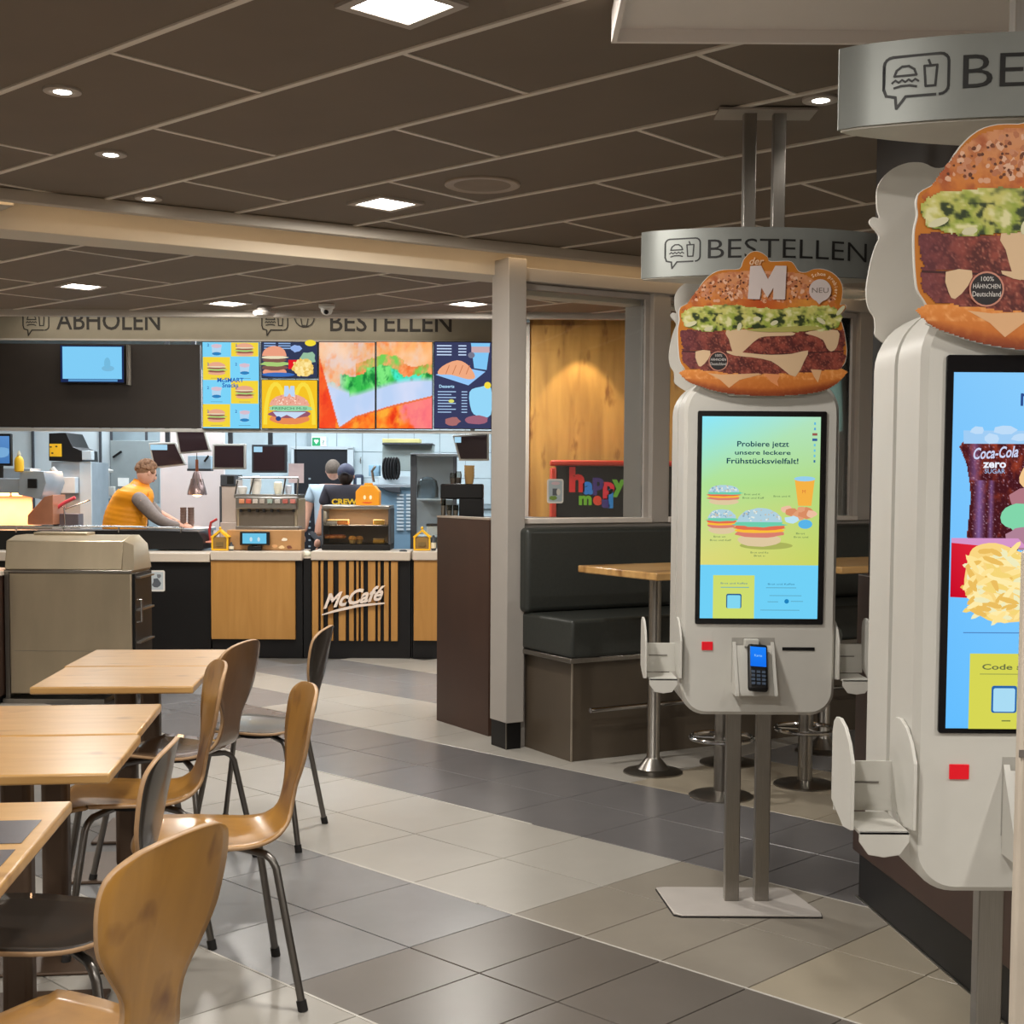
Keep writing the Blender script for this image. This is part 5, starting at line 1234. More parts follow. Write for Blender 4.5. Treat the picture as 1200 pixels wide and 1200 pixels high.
def screen1(q):
    def u2(zx, zy): return (kx(810 + zx / 4.8), kz(480 + zy / 4.8))
    def rc(x0, y0, x1, y1, c, top=None): a = u2(x0, y1); b = u2(x1, y0); q.rect(a[0], b[0], a[1], b[1], c, top)
    a = u2(52, 1172); b = u2(715, 38)
    zm = u2(0, 870)[1]; z2 = u2(0, 420)[1]
    TL, TR, ML, MR, BL, BR_ = (140, 232, 250), (176, 226, 190), (176, 226, 150), (178, 218, 130), (222, 216, 120), (200, 212, 100)
    q.poly([(a[0], z2), (b[0], z2), (b[0], b[1]), (a[0], b[1])], [ML, MR, TR, TL]); q.poly([(a[0], zm), (b[0], zm), (b[0], z2), (a[0], z2)], [BL, BR_, MR, ML])
    q.rect(a[0], b[0], a[1], zm, (112, 208, 246)); rc(125, 928, 358, 1172, (206, 220, 110))
    for s, y, h in (('Probiere jetzt', 205, 30), ('unsere leckere', 250, 24), ('Frühstücksvielfalt!', 300, 30)):
        p = u2(392, y); w_ = {205: 290, 250: 312, 300: 402}[y]; q.text(s, p[0], p[1], h * KS * 1.14, (22, 66, 84), width=w_ / 4.8 * .0029219, bold=.016)
    K_ = .0029219 / 4.8
    def bg(zx, zy, w_, h, kind):
        c = u2(zx, zy)
        q.ell(c[0], c[1] - h * .30 * K_, w_ * .44 * K_, h * .16 * K_, (222, 200, 160), 18, .03); q.ell(c[0], c[1] - h * .14 * K_, w_ * .48 * K_, h * .1 * K_, (216, 128, 110), 20, .08)
        q.ell(c[0], c[1] - h * .06 * K_, w_ * .5 * K_, h * .07 * K_, (250, 190, 60), 14, .08); q.ell(c[0], c[1] + h * .02 * K_, w_ * .5 * K_, h * .08 * K_, (226, 110, 80), 20, .12); q.ell(c[0], c[1] + h * .1 * K_, w_ * .52 * K_, h * .08 * K_, (110, 205, 170), 22, .18)
        q.ell(c[0], c[1] + h * .14 * K_, w_ * .46 * K_, h * .34 * K_, (176, 208, 222), 18, .03, a0=0, a1=180)
        q.spots(40, c[0] - w_ * .4 * K_, c[0] + w_ * .4 * K_, c[1] + h * .16 * K_, c[1] + h * .44 * K_, 5 * K_, [(230, 235, 225), (140, 170, 190), (200, 190, 170)], lambda x, z: ((x - c[0]) / (w_ * .44 * K_)) ** 2 + ((z - c[1] - h * .14 * K_) / (h * .32 * K_)) ** 2 < 1)
    c = u2(420, 760); q.ell(c[0], c[1], 150 * K_, 22 * K_, (170, 178, 92), 18)
    bg(178, 478, 190, 120, 0); bg(168, 628, 170, 150, 1); bg(380, 660, 280, 230, 2)
    q.poly([u2(572, 385), u2(684, 390), u2(668, 535), u2(594, 535)], (244, 178, 70)); c = u2(628, 384); q.ell(c[0], c[1], 60 * K_, 14 * K_, (150, 205, 235), 16); c = u2(625, 465); q.text('M', c[0], c[1], 20 * K_, (214, 120, 60))
    for x, y, r_ in ((530, 555, 26), (560, 570, 30), (600, 590, 32), (640, 575, 40), (670, 580, 26), (610, 555, 20)): c = u2(x, y); q.ell(c[0], c[1], r_ * 1.2 * K_, r_ * .8 * K_, random.choice([(226, 160, 120), (216, 140, 100), (236, 190, 160)]), 12, .15)
    c = u2(555, 615); q.ell(c[0], c[1], 40 * K_, 22 * K_, (190, 225, 240), 10, .2); c = u2(635, 638); q.ell(c[0], c[1], 40 * K_, 26 * K_, (90, 180, 230), 14)
    for x, y, w_ in ((335, 472, 90), (340, 492, 120), (502, 482, 96), (155, 710, 66), (160, 730, 118), (612, 690, 50), (612, 710, 80), (380, 798, 100), (380, 816, 60), (240, 972, 150), (505, 975, 150)):
        c = u2(x, y); q.text('Brot und Kaffee'[: max(5, w_ // 9)], c[0], c[1] - 5 * K_, 10 * K_, (80, 110, 80) if y < 900 else (60, 120, 150), width=w_ * K_)
    for x0, x1, y in ((165, 325, 995), (420, 590, 996), (440, 620, 1040), (430, 490, 1075), (560, 630, 1072), (390, 610, 1122)): rc(x0, y - 2, x1, y + 2, (96, 165, 190))
    c = u2(537, 1072); q.ell(c[0], c[1], 13 * K_, 13 * K_, (30, 130, 190), 14)
    c0 = u2(240, 1073); o = [(c0[0] + x, c0[1] + z) for x, z in rrect(-43 * K_, 43 * K_, -40 * K_, 42 * K_, 10 * K_)]; q.poly(o, (40, 90, 140)); q.poly([(c0[0] + x, c0[1] + z) for x, z in rrect(-37 * K_, 37 * K_, -40 * K_, 34 * K_, 6 * K_)], (130, 214, 240)); 
    for i, cl_ in enumerate(((90, 180, 220), (90, 160, 210), (150, 90, 80), (50, 90, 150), (110, 190, 220), (110, 190, 220), (110, 190, 220), (50, 110, 160))):
        c = u2(678, 76 + i * 30); q.rect(c[0] - (14 if 1 < i < 4 else 5) * K_, c[0] + (14 if 1 < i < 4 else 5) * K_, c[1] - 7 * K_, c[1] + 7 * K_, cl_)
def screen2(q):
    # coordinates taken on the near kiosk: crop 320 x 1200 of 120 x 450 px, 2.654 m away
    f = 2.624 / 1600
    def u2(zx, zy): return ((1080 + zx / 2.6667 - 600) * f - 1.049, 1.5 + (569 - 420 - zy / 2.6667) * f)
    K_ = f / 2.6667
    a = u2(84, 1160); b = u2(112, 45); x1 = .205; x0 = a[0] + .003
    q.poly([(x0, a[1]), (x1, a[1]), (x1, b[1]), (x0, b[1])], [(100, 190, 255), (110, 196, 250), (150, 214, 255), (130, 200, 252)])
    def rc(xa, ya, xb, yb, c): p = u2(xa, yb); r_ = u2(xb, ya); q.rect(p[0], min(x1, r_[0]), p[1], r_[1], c)
    c = u2(292, 148); q.text('Mein Menü', c[0], c[1], 40 * K_, (44, 76, 140), align='LEFT', width=.22)
    # glass of cola
    q.raster(sm([(124, 258), (135, 330), (150, 430), (152, 600), (300, 600), (300, 470), (322, 380), (340, 258)], 3), lambda p: u2(*p), 3, lambda x, y: mixc(mixc(mixc((70, 24, 30), (150, 60, 40), .3 + nz(x, y * .5, 26, 4, 2) + (330 - y) / 400), (150, 120, 196), max(0, 1 - abs(x - 178) / 22) * .75 + max(0, 1 - abs(x - 214) / 12) * .6 if y > 380 else max(0, 1 - abs(x - 160) / 24) * .5), (190, 150, 170), (nz(x, y, 5, 2, 8) - .35) * 2))
    q.poly([u2(122, 225), u2(345, 225), u2(342, 266), u2(124, 266)], (160, 205, 245))
    for x, y, s_ in ((165, 225, 26), (250, 222, 34), (210, 250, 30), (300, 245, 30)): c = u2(x, y); q.ell(c[0], c[1], s_ * K_, s_ * .5 * K_, (190, 220, 248), 7, .25)
    c = u2(222, 310); q.text('Coca-Cola', c[0], c[1], 34 * K_, (206, 214, 245), width=140 * K_, shear=.35, bold=.02, rot=.06); c = u2(222, 340); q.text('zero', c[0], c[1], 24 * K_, (240, 244, 255), width=72 * K_, bold=.03); c = u2(222, 358); q.text('SUGAR', c[0], c[1], 14 * K_, (170, 200, 240), width=64 * K_)
    # burger edge and greens
    q.ell(*u2(350, 370), 52 * K_, 40 * K_, (240, 196, 140), 16, .05); q.ell(*u2(330, 440), 60 * K_, 40 * K_, (176, 120, 130), 18, .1); q.ell(*u2(300, 495), 52 * K_, 44 * K_, (130, 214, 170), 18, .12); q.ell(*u2(320, 560), 60 * K_, 36 * K_, (176, 130, 150), 18, .1)
    # fries
    q.poly([u2(92, 560), u2(200, 575), u2(230, 640), u2(210, 750), u2(92, 745)], [(214, 30, 50), (230, 40, 60), (236, 40, 50), (220, 20, 40), (200, 10, 40)])
    q.poly([u2(92, 560), u2(300, 560), u2(330, 590), u2(200, 585), u2(92, 575)], (214, 150, 200))
    q.poly(sm([u2(146, 620), u2(170, 585), u2(230, 575), u2(300, 600), u2(360, 640), u2(360, 800), u2(240, 820), u2(170, 770), u2(135, 720)], 3), (250, 214, 130))
    q.L += 1
    for _ in range(120):
        x = random.uniform(140, 340); y = random.uniform(590, 820)
        if ((x - 250) / 110) ** 2 + ((y - 700) / 125) ** 2 > 1: continue
        p = u2(x, y); q.L += .01; q.ell(p[0], p[1], random.uniform(22, 40) * K_, 9 * K_, random.choice([(255, 236, 170), (246, 214, 120), (236, 190, 96), (255, 228, 150), (240, 236, 190)]), 8, .08, random.uniform(-1.2, .9), lift=False)
    q.L = math.ceil(q.L)
    rc(135, 855, 380, 858, (80, 130, 190)); rc(158, 922, 380, 1160, (214, 214, 84)); c = u2(196, 972); q.text('Code scannen', c[0], c[1], 17 * K_, (110, 116, 70), align='LEFT', width=.15, bold=.02); rc(190, 985, 340, 988, (160, 166, 80)); rc(262, 1132, 290, 1136, (120, 130, 70))
    c0 = u2(268, 1065); q.poly([(c0[0] + x, c0[1] + z) for x, z in rrect(-40 * K_, 40 * K_, -44 * K_, 42 * K_, 8 * K_)], (40, 100, 170)); q.poly([(c0[0] + x, c0[1] + z) for x, z in rrect(-34 * K_, 34 * K_, -40 * K_, 34 * K_, 6 * K_)], (170, 220, 244))
def kiosk(label, x, y, drawer, card_dz=0.0):
    t = thing('order_kiosk', label, 'kiosk', (x, y, 0))
    MB().prism([(kx(785) - .0, .30), (kx(785) + .03, -.0), (kx(785) + .055, -.02), (kx(970) - .0, -.02), (kx(970) + .005, .02), (kx(945) + .02, .30), (kx(945) - .02, .31), (kx(785) + .03, .31)], .004, .010).build('base_plate', mat('base_steel', (206, 200, 194), .4, metal=.25, var=.04), t, bevel=.002)
    MB().prism([(kx(785) - .003, .30), (kx(785) + .028, -.003), (kx(785) + .053, -.023), (kx(970) + .003, -.023), (kx(970) + .008, .02), (kx(945) + .023, .30), (kx(945) - .02, .313), (kx(785) + .03, .313)], 0, .004).build('dark_base_edge', M_RUBBER, t)  # thin dark layer added so the plate shows a dark edge
    for xx in (kx(860) + .035, kx(893) + .045):
        MB().box(xx - .026, xx + .026, .14, .18, .008, KZ0 + .3).build('post', M_STEEL, t, bevel=.003)
    f = body_slab(0, .17).build('front_housing', M_WHITE, t, smooth=22)
    body_slab(.195, .37, True).build('rear_housing', M_WHITE, t, smooth=22)
    MB().slab(slab_outline(KW - .05, KZ0 + .05, KZ1 - .05, .05, .08), .165, .20).build('core_gap', mat('gap_dark', (70, 65, 60), .6), t)
    sx0, sx1, sz0, sz1 = kx(815.5), kx(966), kz(731), kz(481.5)
    MB().slab(rrect(sx0, sx1, sz0, sz1, .006), -.006, .002).build('screen_frame', mat('screen_black', (14, 14, 18), .15), t, bevel=.001)
    q = Pr(.0002); drawer(q); q.build('display', SCREEN, t).location = (0, -.0065, 0)
    MB().box(kx(824), kx(837), -.004, .002, kz(762), kz(752)).build('red_scanner', mat('scanner_red', (205, 20, 34), .2, emit=(205, 20, 34), es=.35), t, bevel=.001)
    MB().box(kx(919), kx(957), -.002, .002, kz(762), kz(758)).build('receipt_slot', M_BLACK, t)
    # payment terminal in its cradle
    a, b = kx(860), kx(909)
    MB().box(a - .002, b + .002, -.001, .002, kz(800), kz(747)).build('terminal_recess', mat('recess_pale', (168, 165, 158), .5), t)
    m = MB(); w_ = (b - a)
    m.side([(-.002, kz(752)), (-.085, kz(808)), (-.085, kz(812)), (-.002, kz(812))], a, a + .012).side([(-.002, kz(752)), (-.085, kz(808)), (-.085, kz(812)), (-.002, kz(812))], b - .012, b).side([(-.004, kz(756)), (-.075, kz(806)), (-.075, kz(812)), (-.002, kz(812))], a + .012, b - .012)
    cr_ = m.build('terminal_cradle', M_WHITE, t)
    term = bpy.data.objects.new('card_terminal', MB().box(-.034, .034, -.02, .004, -.085, .085).mesh('card_terminal', M_BLACK)); COL.objects.link(term); term.parent = t
    bv = term.modifiers.new('bevel', 'BEVEL'); bv.width = .01; bv.segments = 3
    term.location = (kx(886), -.062, kz(781)); term.rotation_euler = (R(-30), R(4), 0)
    q = Pr(); q.rect(-.027, .027, .0, .072, (20, 110, 235), (30, 130, 250)); q.text('Karte', 0, .036, .009, (150, 210, 255), width=.026); o = q.build('terminal_display', SCREEN, term); o.location = (0, -.0208, 0)
    km = MB()
    for i in range(4):
        for j in range(3): km.box(-.024 + j * .018, -.012 + j * .018, -.0225, -.020, -.024 - i * .014, -.015 - i * .014)
    tag(km.build('keypad', mat('key_grey', (70, 84, 104), .4), term), kind='stuff')
    MB().box(kx(873), kx(890), -.03, -.002, kz(757), kz(748)).build('paper_flap', M_WHITE, t, bevel=.003)
    # side holders
    for s, nm in ((-1, 'left'), (1, 'right')):
        m = MB(); X0 = s * (KW + .005); X1 = s * (KW + .125)
        def cheek(xc):
            pts = [(.13, .86), (.13, 1.0), (.12, 1.022), (.10, 1.034), (.07, 1.036), (.03, 1.025), (-.005, 1.0), (-.03, .965), (-.03, .835), (.03, .828)]
            m.side(pts, xc - .0035, xc + .0035)
        cheek(X0); cheek(X1)
        m.box(min(X0, X1), max(X0, X1), .122, .127, .838, .94)
        h = m.build('cup_holder', M_WHITE, t, bevel=.001)
        MB().box(min(X0, X1) + .025, max(X0, X1) - .03, .119, .122, .895, .898).build('slot_line', mat('gap_grey', (110, 104, 98), .6), h)
        xa, xb = min(X0, X1), max(X0, X1)
        ty = [(xa + .012, .835), (xb - .012, .835), (xb - .012, .815), (xb - .03, .79), ((xa + xb) / 2, .785), (xa + .03, .79), (xa + .012, .815)]
        MB().slab(ty, -.04, -.034).box(xa + .012, xb - .012, -.04, .125, .829, .835).build('holder_tray', M_WHITE, h, bevel=.001)
        MB().box(min(s * KW, s * (KW + .006)), max(s * KW, s * (KW + .006)), .09, .15, .82, .93).build('holder_bracket', M_WHITE, h)
    # topper cards: printed front one, blank backed rear one
    cf = MB().slab([cc(p) for p in sm(CARD, 3)][::-1], -.028, -.020).build('burger_card', mat('card_white', (214, 210, 202), .5, var=.01), t, smooth=0)
    cf.location.z = card_dz
    bp_ = burger_print_mesh(); o = bpy.data.objects.new('burger_picture', bp_); COL.objects.link(o); o.parent = cf; o.location = (0, -.0284, 0)
    MB().box(-.12, .12, -.022, .0, 1.80, 1.83).build('card_clip', M_WHITE, t)
    cr2 = MB().slab([(-cc(p)[0], cc(p)[1]) for p in sm(CARD, 3)], .385, .393).build('rear_card', mat('card_white', (214, 210, 202), .5, var=.01), t, smooth=0)
    cr2.location.z = card_dz + .02
    MB().box(-.12, .12, .37, .387, 1.80, 1.83).build('card_clip', M_WHITE, t)
    # hanging posts, ceiling plate and ring sign
    for xx in (kx(871) + .028, kx(905) + .031):
        MB().box(xx - .022, xx + .022, .145, .185, KZ1 - .3, CZ - .006).build('ceiling_post', M_STEEL, t, bevel=.003)
    MB().box(-.146, .193, .10, .24, CZ - .012, CZ - .004).build('ceiling_plate', mat('plate_grey', (176, 166, 156), .45, metal=.4), t)
    return t
_bp = []
def burger_print_mesh():
    if not _bp:
        o = burger_print().build('burger_picture', PRINT, None); _bp.append(o.data); bpy.data.objects.remove(o)
    return _bp[0]
SGL, SGB = .41, .11
def fy(x):      # front curve of the sign
    s = max(0, 1 - (x / SGL) ** 2); return -(SGB * s ** .9 + .004)
def ring_sign(label, x, y):
    t = thing('ring_sign', label, 'sign', (x, y, 2.215)); n = 28; H = .16
    xs = [-SGL + 2 * SGL * i / n for i in range(n + 1)]
    def yy(v): s = max(0, 1 - (v / SGL) ** 2); return SGB * s + .012 * min(1, (1 - (abs(v) / SGL)) * 12 + .3)
    outl = [(v, -yy(v)) for v in xs] + [(v, yy(v)) for v in reversed(xs)]
    MB().prism(outl, 0, H).build('sign_body', mat('sign_brushed', (138, 141, 137), .42, metal=.45, var=.04), t, smooth=50)
    MB().prism([(a * .985, b * .92) for a, b in outl], -.004, 0).build('underside', mat('sign_under', (190, 184, 172), .5), t, smooth=0)
    q = Pr(.0004)
    INK2 = (18, 17, 16)
    # subdivide long text by warping each vertex onto the curve
    q.text('BESTELLEN', .088, .056, .066, INK2, width=.56, bold=-.006); q.build('lettering', PRINT, t, warp=lambda p: (p[0], -yy(p[0]) - .0015, p[2])); q = Pr(.0004)
    bubble(q, -.275, .088, .115, .078, .0052, INK2)
    q.build('order_icon', PRINT, t, warp=lambda p: (p[0], -yy(p[0]) - .0015, p[2]))
    return t
k1 = kiosk('middle order kiosk with green and blue breakfast screen, standing on its own steel base', .8505, 4.675, screen1)
k2 = kiosk('near order kiosk at the right edge with a cola glass and fries on its screen', 1.049, 2.63, screen2, -.045)
# the two signs hang on the posts of the kiosks
ring_sign('curved metal order sign hanging above the middle kiosk', .855, 4.82)
ring_sign('curved metal order sign cut by the right edge, above the near kiosk', 1.062, 2.80)
# upright panel at the extreme right edge
t = thing('upright_stand', 'narrow beige upright panel at the extreme right edge, in front of the near kiosk', 'stand', (.78, 1.80, 0))
MB().box(-.102, .0, 0, .02, .02, 1.415).build('panel', mat('stand_beige', (196, 184, 168), .5), t, bevel=.004); MB().box(-.12, .02, -.08, .12, 0, .02).build('foot_plate', M_STEEL, t, bevel=.004); MB().box(-.104, .002, -.002, .0, 1.14, 1.15).build('joint_line', mat('gap_grey', (110, 104, 98), .6), t)
# ================================================================== PEOPLE
def skin(name, V, E_, rad, m, parent, sub=2):
    me = bpy.data.meshes.new(name); me.from_pydata(V, E_, []); o = bpy.data.objects.new(name, me); COL.objects.link(o)
    o.modifiers.new('skin', 'SKIN'); s = o.modifiers.new('sub', 'SUBSURF'); s.levels = sub; s.render_levels = sub
    sv = me.skin_vertices[0].data
    for i, r in enumerate(rad):
        sv[i].radius = r if isinstance(r, tuple) else (r, r); sv[i].use_root = (i == 0)
    dg = bpy.context.evaluated_depsgraph_get(); dg.update()
    nm = bpy.data.meshes.new_from_object(o.evaluated_get(dg)); bpy.data.objects.remove(o)
    nm.materials.clear(); nm.materials.append(m); nm.shade_smooth(); nm.name = name
    o = bpy.data.objects.new(name, nm); COL.objects.link(o)
    if parent: o.parent = parent
    return o
M_SKIN = mat('skin', (222, 168, 142), .55, var=.04); M_HAIR = mat('hair_light_brown', (150, 112, 84), .8, var=.25, scale=60)
def hand(parent, m, pos, dirv, side):
    d = Vector(dirv).normalized(); u = Vector((0, 0, 1)); s = d.cross(u).normalized() * side; p = Vector(pos)
    V = [tuple(p), tuple(p + d * .05), tuple(p + d * .085)]; E_ = [(0, 1), (1, 2)]; rad = [.028, .036, .034]
    o = skin('hand', V, E_, rad, m, parent, 1)
    for i in range(4):
        b = p + d * .085 + s * (.03 - .02 * i); l = (.065, .075, .07, .055)[i]
        skin('finger', [tuple(b), tuple(b + d * l * .5 - u * .008), tuple(b + d * l - u * .03)], [(0, 1), (1, 2)], [.009, .0085, .007], m, o, 1)
    b = p + d * .03 + s * .035
    skin('thumb', [tuple(b), tuple(b + s * .025 + d * .02), tuple(b + s * .03 + d * .05)], [(0, 1), (1, 2)], [.011, .010, .008], m, o, 1)
    return o
def head(parent, c, yaw, pitch, hair, hairstyle, skinm):
    h = bpy.data.objects.new('head', MB().ball((0, 0, 0), .1, 20, 14, (.80, .95, 1.12)).ball((0, -.098, -.01), .016, 8, 6, (.8, 1, 1.3)).ball((.083, 0, -.01), .022, 8, 6, (.4, .8, 1.2)).ball((-.083, 0, -.01), .022, 8, 6, (.4, .8, 1.2)).mesh('head', skinm)); COL.objects.link(h); h.parent = parent
    h.location = c; h.rotation_euler = (pitch, 0, yaw); h.scale = (.9, .9, .9)
    MB().ball((.03, -.085, .012), .011).ball((-.03, -.085, .012), .011).build('eyes', mat('eye_dark', (50, 40, 36), .3), h)
    MB().ball((0, -.092, -.048), .018, 10, 6, (1.3, .4, .35)).build('mouth', mat('lip', (190, 120, 108), .5), h)
    if hairstyle == 'curly':
        m = MB(); rnd = random.Random(3); m.ball((0, .022, .03), .1, 16, 10, (.86, .92, .98))
        for _ in range(150):
            a = rnd.uniform(0, 2 * math.pi); e = rnd.uniform(-.1, 1.5)
            x, y, z = math.cos(a) * math.cos(e), math.sin(a) * math.cos(e), math.sin(e)
            if y < -.55 and z < .6: continue
            m.ball((x * .086, .012 + y * .096, .03 + z * .098), rnd.uniform(.018, .030), 6, 4)
        m.build('hair', hair, h)
    elif hairstyle == 'short':
        MB().ball((0, .014, .02), .1, 18, 12, (.85, .93, 1.02)).build('hair', hair, h)
    elif hairstyle == 'cap':
        MB().ball((0, .02, -.01), .1, 18, 12, (.82, .88, .95)).build('hair', hair, h)
        cp = MB().ball((0, .0, .035), .105, 20, 12, (.88, 1.02, .92)).prism([(-.075, -.07), (-.06, -.14), (0, -.165), (.06, -.14), (.075, -.07)], .025, .033).build('cap', mat('cap_navy', (56, 60, 84), .6), h)
        MB().tube([(-.05, .104, .0), (-.03, .110, .022), (0, .112, .03), (.03, .110, .022), (.05, .104, .0)], .006, 6).build('cap_strap', mat('cap_dark', (30, 30, 38), .6), h)
    return h
# worker in the orange vest, leaning forward to the right over the table
P = at(152, 600, 12.42)
wk = thing('person', 'person in a quilted orange vest and grey sleeves bending over the prep table', 'person', (P.x, 12.42, 0))
sh = 1.40
M_SHIRT = mat('sleeve_grey', (140, 128, 122), .8, var=.1, scale=40); M_TROU = mat('trousers_black', (34, 34, 38), .7)
V = [(-.04, .03, .92), (-.03, .02, 1.12), (0, 0, 1.30), (.05, -.02, 1.42), (.10, -.04, 1.475),
     (-.12, .05, 1.385), (-.02, -.06, 1.36), (-.13, .04, .86), (.06, .03, .86), (-.13, .06, .48), (.07, .04, .48), (-.13, .12, .08), (.07, .08, .08), (-.14, .02, .03), (.07, -.02, .03),
     (.16, -.145, 1.30), (.27, -.14, 1.17), (.50, -.02, 1.075), (.20, .13, 1.22), (.44, .12, 1.09), (.08, .10, 1.36)]
E_ = [(0, 1), (1, 2), (2, 3), (3, 4), (0, 7), (0, 8), (7, 9), (8, 10), (9, 11), (10, 12), (11, 13), (12, 14), (3, 15), (15, 16), (16, 17), (3, 20), (20, 18), (18, 19)]
rad = [.12, .12, .12, .09, .052, .08, .08, .085, .085, .06, .06, .045, .045, .045, .045, .05, .042, .034, .04, .034, .05]
V = [v for v in V]; 
def drop(V, E_, rad, idx):
    keep = [i for i in range(len(V)) if i not in idx]; mp = {k: i for i, k in enumerate(keep)}
    return [V[i] for i in keep], [(mp[a], mp[b]) for a, b in E_ if a in mp and b in mp], [rad[i] for i in keep]
V, E_, rad = drop(V, E_, rad, [5, 6])
skin('body', V, E_, rad, M_SKIN, wk)
skin('trousers', [(-.04, .03, .95), (-.11, .04, .86), (.05, .03, .86), (-.13, .06, .48), (.07, .04, .48), (-.13, .12, .10), (.07, .08, .10)], [(0, 1), (0, 2), (1, 3), (2, 4), (3, 5), (4, 6)], [.135, .10, .10, .078, .078, .065, .065], M_TROU, wk)
MB().ball((-.14, .05, .035), .05, 10, 6, (.9, 2.2, .75)).ball((.07, .02, .035), .05, 10, 6, (.9, 2.2, .75)).build('shoes', M_BLACK, wk)
vest = skin('vest', [(-.045, .03, .93), (-.05, .03, 1.03), (-.045, .02, 1.14), (-.02, .01, 1.26), (.025, 0, 1.36), (.06, -.02, 1.425), (.085, -.03, 1.45), (-.02, .12, 1.30), (.07, -.13, 1.30)], [(0, 1), (1, 2), (2, 3), (3, 4), (4, 5), (5, 6)][:6], [(.20, .17), (.205, .17), (.20, .175), (.19, .175), (.155, .15), (.085, .085), (.068, .068), .05, .05][:9], M_ORANGE, wk) if False else None
VM = MB()
rings = [(-.075, 1.0 * .90, .185, .14), (-.075, .99, .195, .15), (-.07, 1.06, .195, .15), (-.06, 1.14, .192, .15), (-.045, 1.21, .186, .148), (-.02, 1.28, .178, .145), (.015, 1.345, .175, .175), (.04, 1.395, .155, .170), (.06, 1.43, .125, .14), (.075, 1.455, .09, .10), (.088, 1.485, .072, .076), (.09, 1.50, .066, .070)]
n = 28; vs = []; fs = []
dense = []
for i in range(len(rings) - 1):
    a, b = rings[i], rings[i + 1]
    for k in range(6):
        t_ = k / 6; q_ = [a[j] + (b[j] - a[j]) * t_ for j in range(4)]; dense.append(q_)
dense.append(list(rings[-1]))
for i, (cx_, z_, rx, ry) in enumerate(dense):
    puff = 1 + (.018 * abs(math.sin(z_ * math.pi / .045)) if z_ < 1.40 else 0)
    for k in range(n):
        a = 2 * math.pi * k / n; vs.append((cx_ + rx * puff * math.cos(a) + .02, ry * puff * math.sin(a), z_ + .03 * math.cos(a) * (-1 if z_ < 1.4 else -.6)))
for i in range(len(dense) - 1):
    for k in range(n): fs.append((i * n + k, i * n + (k + 1) % n, (i + 1) * n + (k + 1) % n, (i + 1) * n + k))
fs.append(tuple(range(n - 1, -1, -1)))
VM.add(vs, fs).build('quilted_vest', mat('vest_orange', (250, 160, 20), .5, var=.03), wk, smooth=60)
skin('near_sleeve', [(.07, -.12, 1.385), (.16, -.15, 1.30), (.27, -.14, 1.17), (.36, -.11, 1.115), (.47, -.05, 1.085)], [(0, 1), (1, 2), (2, 3), (3, 4)], [.075, .072, .062, .05, .042], M_SHIRT, wk)
skin('far_sleeve', [(.07, .11, 1.36), (.18, .13, 1.24), (.26, .13, 1.16), (.42, .12, 1.10)], [(0, 1), (1, 2), (2, 3)], [.07, .06, .05, .04], M_SHIRT, wk)
hand(wk, M_SKIN, (.49, -.03, 1.08), (1, .25, -.1), 1); hand(wk, M_SKIN, (.44, .12, 1.09), (1, .1, -.1), -1)
head(wk, (.165, -.03, 1.565), R(115), R(-8), M_HAIR, 'curly', M_SKIN).rotation_euler = (R(22), R(8), R(125))
# worker in the light shirt, seen from behind, turned away
P = at(386, 600, 13.9)
w2 = thing('person', 'person in a pale short sleeved shirt with arm hanging down in the dark doorway', 'person', (P.x, 13.9, 0))
M_PALE = mat('shirt_pale_blue', (178, 198, 212), .8, var=.04)
V = [(0, 0, .98), (0, 0, 1.2), (0, 0, 1.40), (0, 0, 1.50), (-.17, 0, 1.42), (-.22, 0, 1.20), (-.26, -.02, .98), (.17, 0, 1.42), (.22, 0, 1.2), (.24, -.03, 1.0), (-.09, 0, .9), (.09, 0, .9), (-.1, 0, .5), (.1, 0, .5), (-.1, .02, .08), (.1, .02, .08)]
E_ = [(0, 1), (1, 2), (2, 3), (2, 4), (4, 5), (5, 6), (2, 7), (7, 8), (8, 9), (0, 10), (0, 11), (10, 12), (11, 13), (12, 14), (13, 15)]
rad = [.12, .13, .10, .05, .055, .044, .032, .055, .044, .032, .085, .085, .058, .058, .042, .042]
skin('body', V, E_, rad, M_SKIN, w2)
skin('shirt', [(0, 0, .95), (0, 0, 1.12), (0, 0, 1.32), (0, 0, 1.42), (0, 0, 1.47), (-.16, 0, 1.42), (-.205, 0, 1.28), (.16, 0, 1.42), (.205, 0, 1.28)], [(0, 1), (1, 2), (2, 3), (3, 4), (3, 5), (5, 6), (3, 7), (7, 8)], [(.16, .12), (.165, .125), (.17, .13), .11, .06, .075, .066, .075, .066], M_PALE, w2)
skin('trousers', [(0, 0, .98), (-.09, 0, .9), (.09, 0, .9), (-.1, 0, .5), (.1, 0, .5), (-.1, .02, .1), (.1, .02, .1)], [(0, 1), (0, 2), (1, 3), (2, 4), (3, 5), (4, 6)], [.14, .10, .10, .078, .078, .062, .062], M_TROU, w2)
MB().ball((-.1, -.02, .035), .05, 10, 6, (.9, 2.2, .75)).ball((.1, -.02, .035), .05, 10, 6, (.9, 2.2, .75)).build('shoes', M_BLACK, w2)
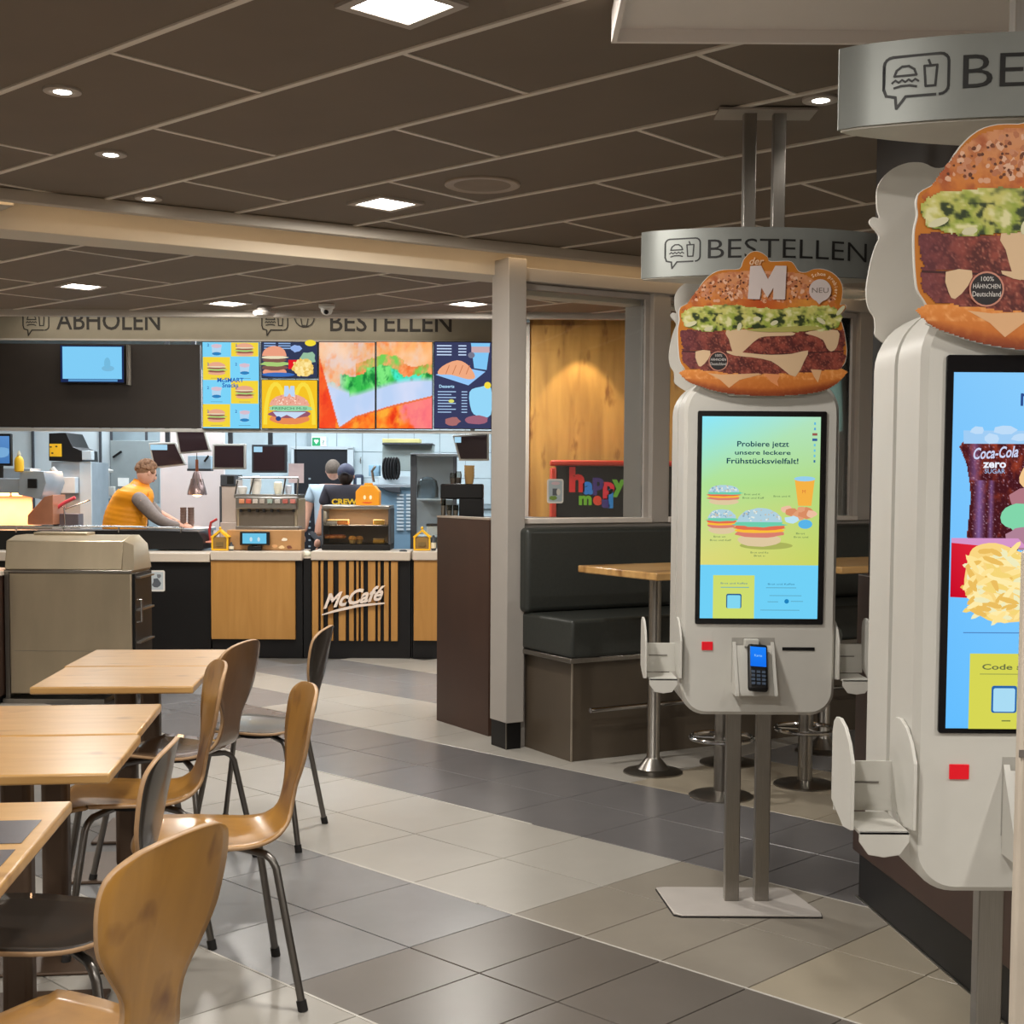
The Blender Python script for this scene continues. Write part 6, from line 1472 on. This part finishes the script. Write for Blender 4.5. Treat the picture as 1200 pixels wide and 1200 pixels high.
hand(w2, M_SKIN, (-.265, -.02, .96), (-.1, 0, -1), 1); hand(w2, M_SKIN, (.245, -.03, .98), (.1, 0, -1), -1)
head(w2, (.04, 0, 1.62), R(170), 0, mat('hair_ash', (104, 92, 82), .8, var=.2, scale=60), 'short', M_SKIN)
# worker in dark cap with yellow lettering
P = at(403, 600, 13.0)
w3 = thing('person', 'person seen from behind in a navy cap and dark top with yellow back lettering', 'person', (P.x + .02, 13.0, 0))
M_DK = mat('shirt_charcoal', (58, 56, 66), .8, var=.08)
skin('body', V, E_, rad, M_SKIN, w3)
skin('shirt', [(0, 0, .95), (0, 0, 1.12), (0, 0, 1.30), (0, 0, 1.42), (0, 0, 1.47), (-.16, 0, 1.42), (-.21, 0, 1.26), (.16, 0, 1.42), (.21, 0, 1.26)], [(0, 1), (1, 2), (2, 3), (3, 4), (3, 5), (5, 6), (3, 7), (7, 8)], [(.16, .12), (.165, .125), (.17, .13), .11, .065, .08, .07, .08, .07], M_DK, w3)
skin('trousers', [(0, 0, .98), (-.09, 0, .9), (.09, 0, .9), (-.1, 0, .5), (.1, 0, .5), (-.1, .02, .1), (.1, .02, .1)], [(0, 1), (0, 2), (1, 3), (2, 4), (3, 5), (4, 6)], [.14, .10, .10, .078, .078, .062, .062], M_TROU, w3)
MB().ball((-.1, -.02, .035), .05, 10, 6, (.9, 2.2, .75)).ball((.1, -.02, .035), .05, 10, 6, (.9, 2.2, .75)).build('shoes', M_BLACK, w3)
hand(w3, M_SKIN, (-.265, -.02, .96), (-.1, 0, -1), 1); hand(w3, M_SKIN, (.245, -.03, .98), (.1, 0, -1), -1)
q = Pr(); q.text('CREW', 0, 1.29, .05, (235, 195, 40), bold=.04, width=.24); q.rect(-.08, .08, 1.20, 1.27, (225, 190, 50)); o = q.build('back_lettering', PRINT, w3); o.location = (0, -.150, 0)
head(w3, (0, 0, 1.56), R(180), 0, mat('hair_dark', (54, 42, 36), .8, var=.2, scale=60), 'cap', M_SKIN)
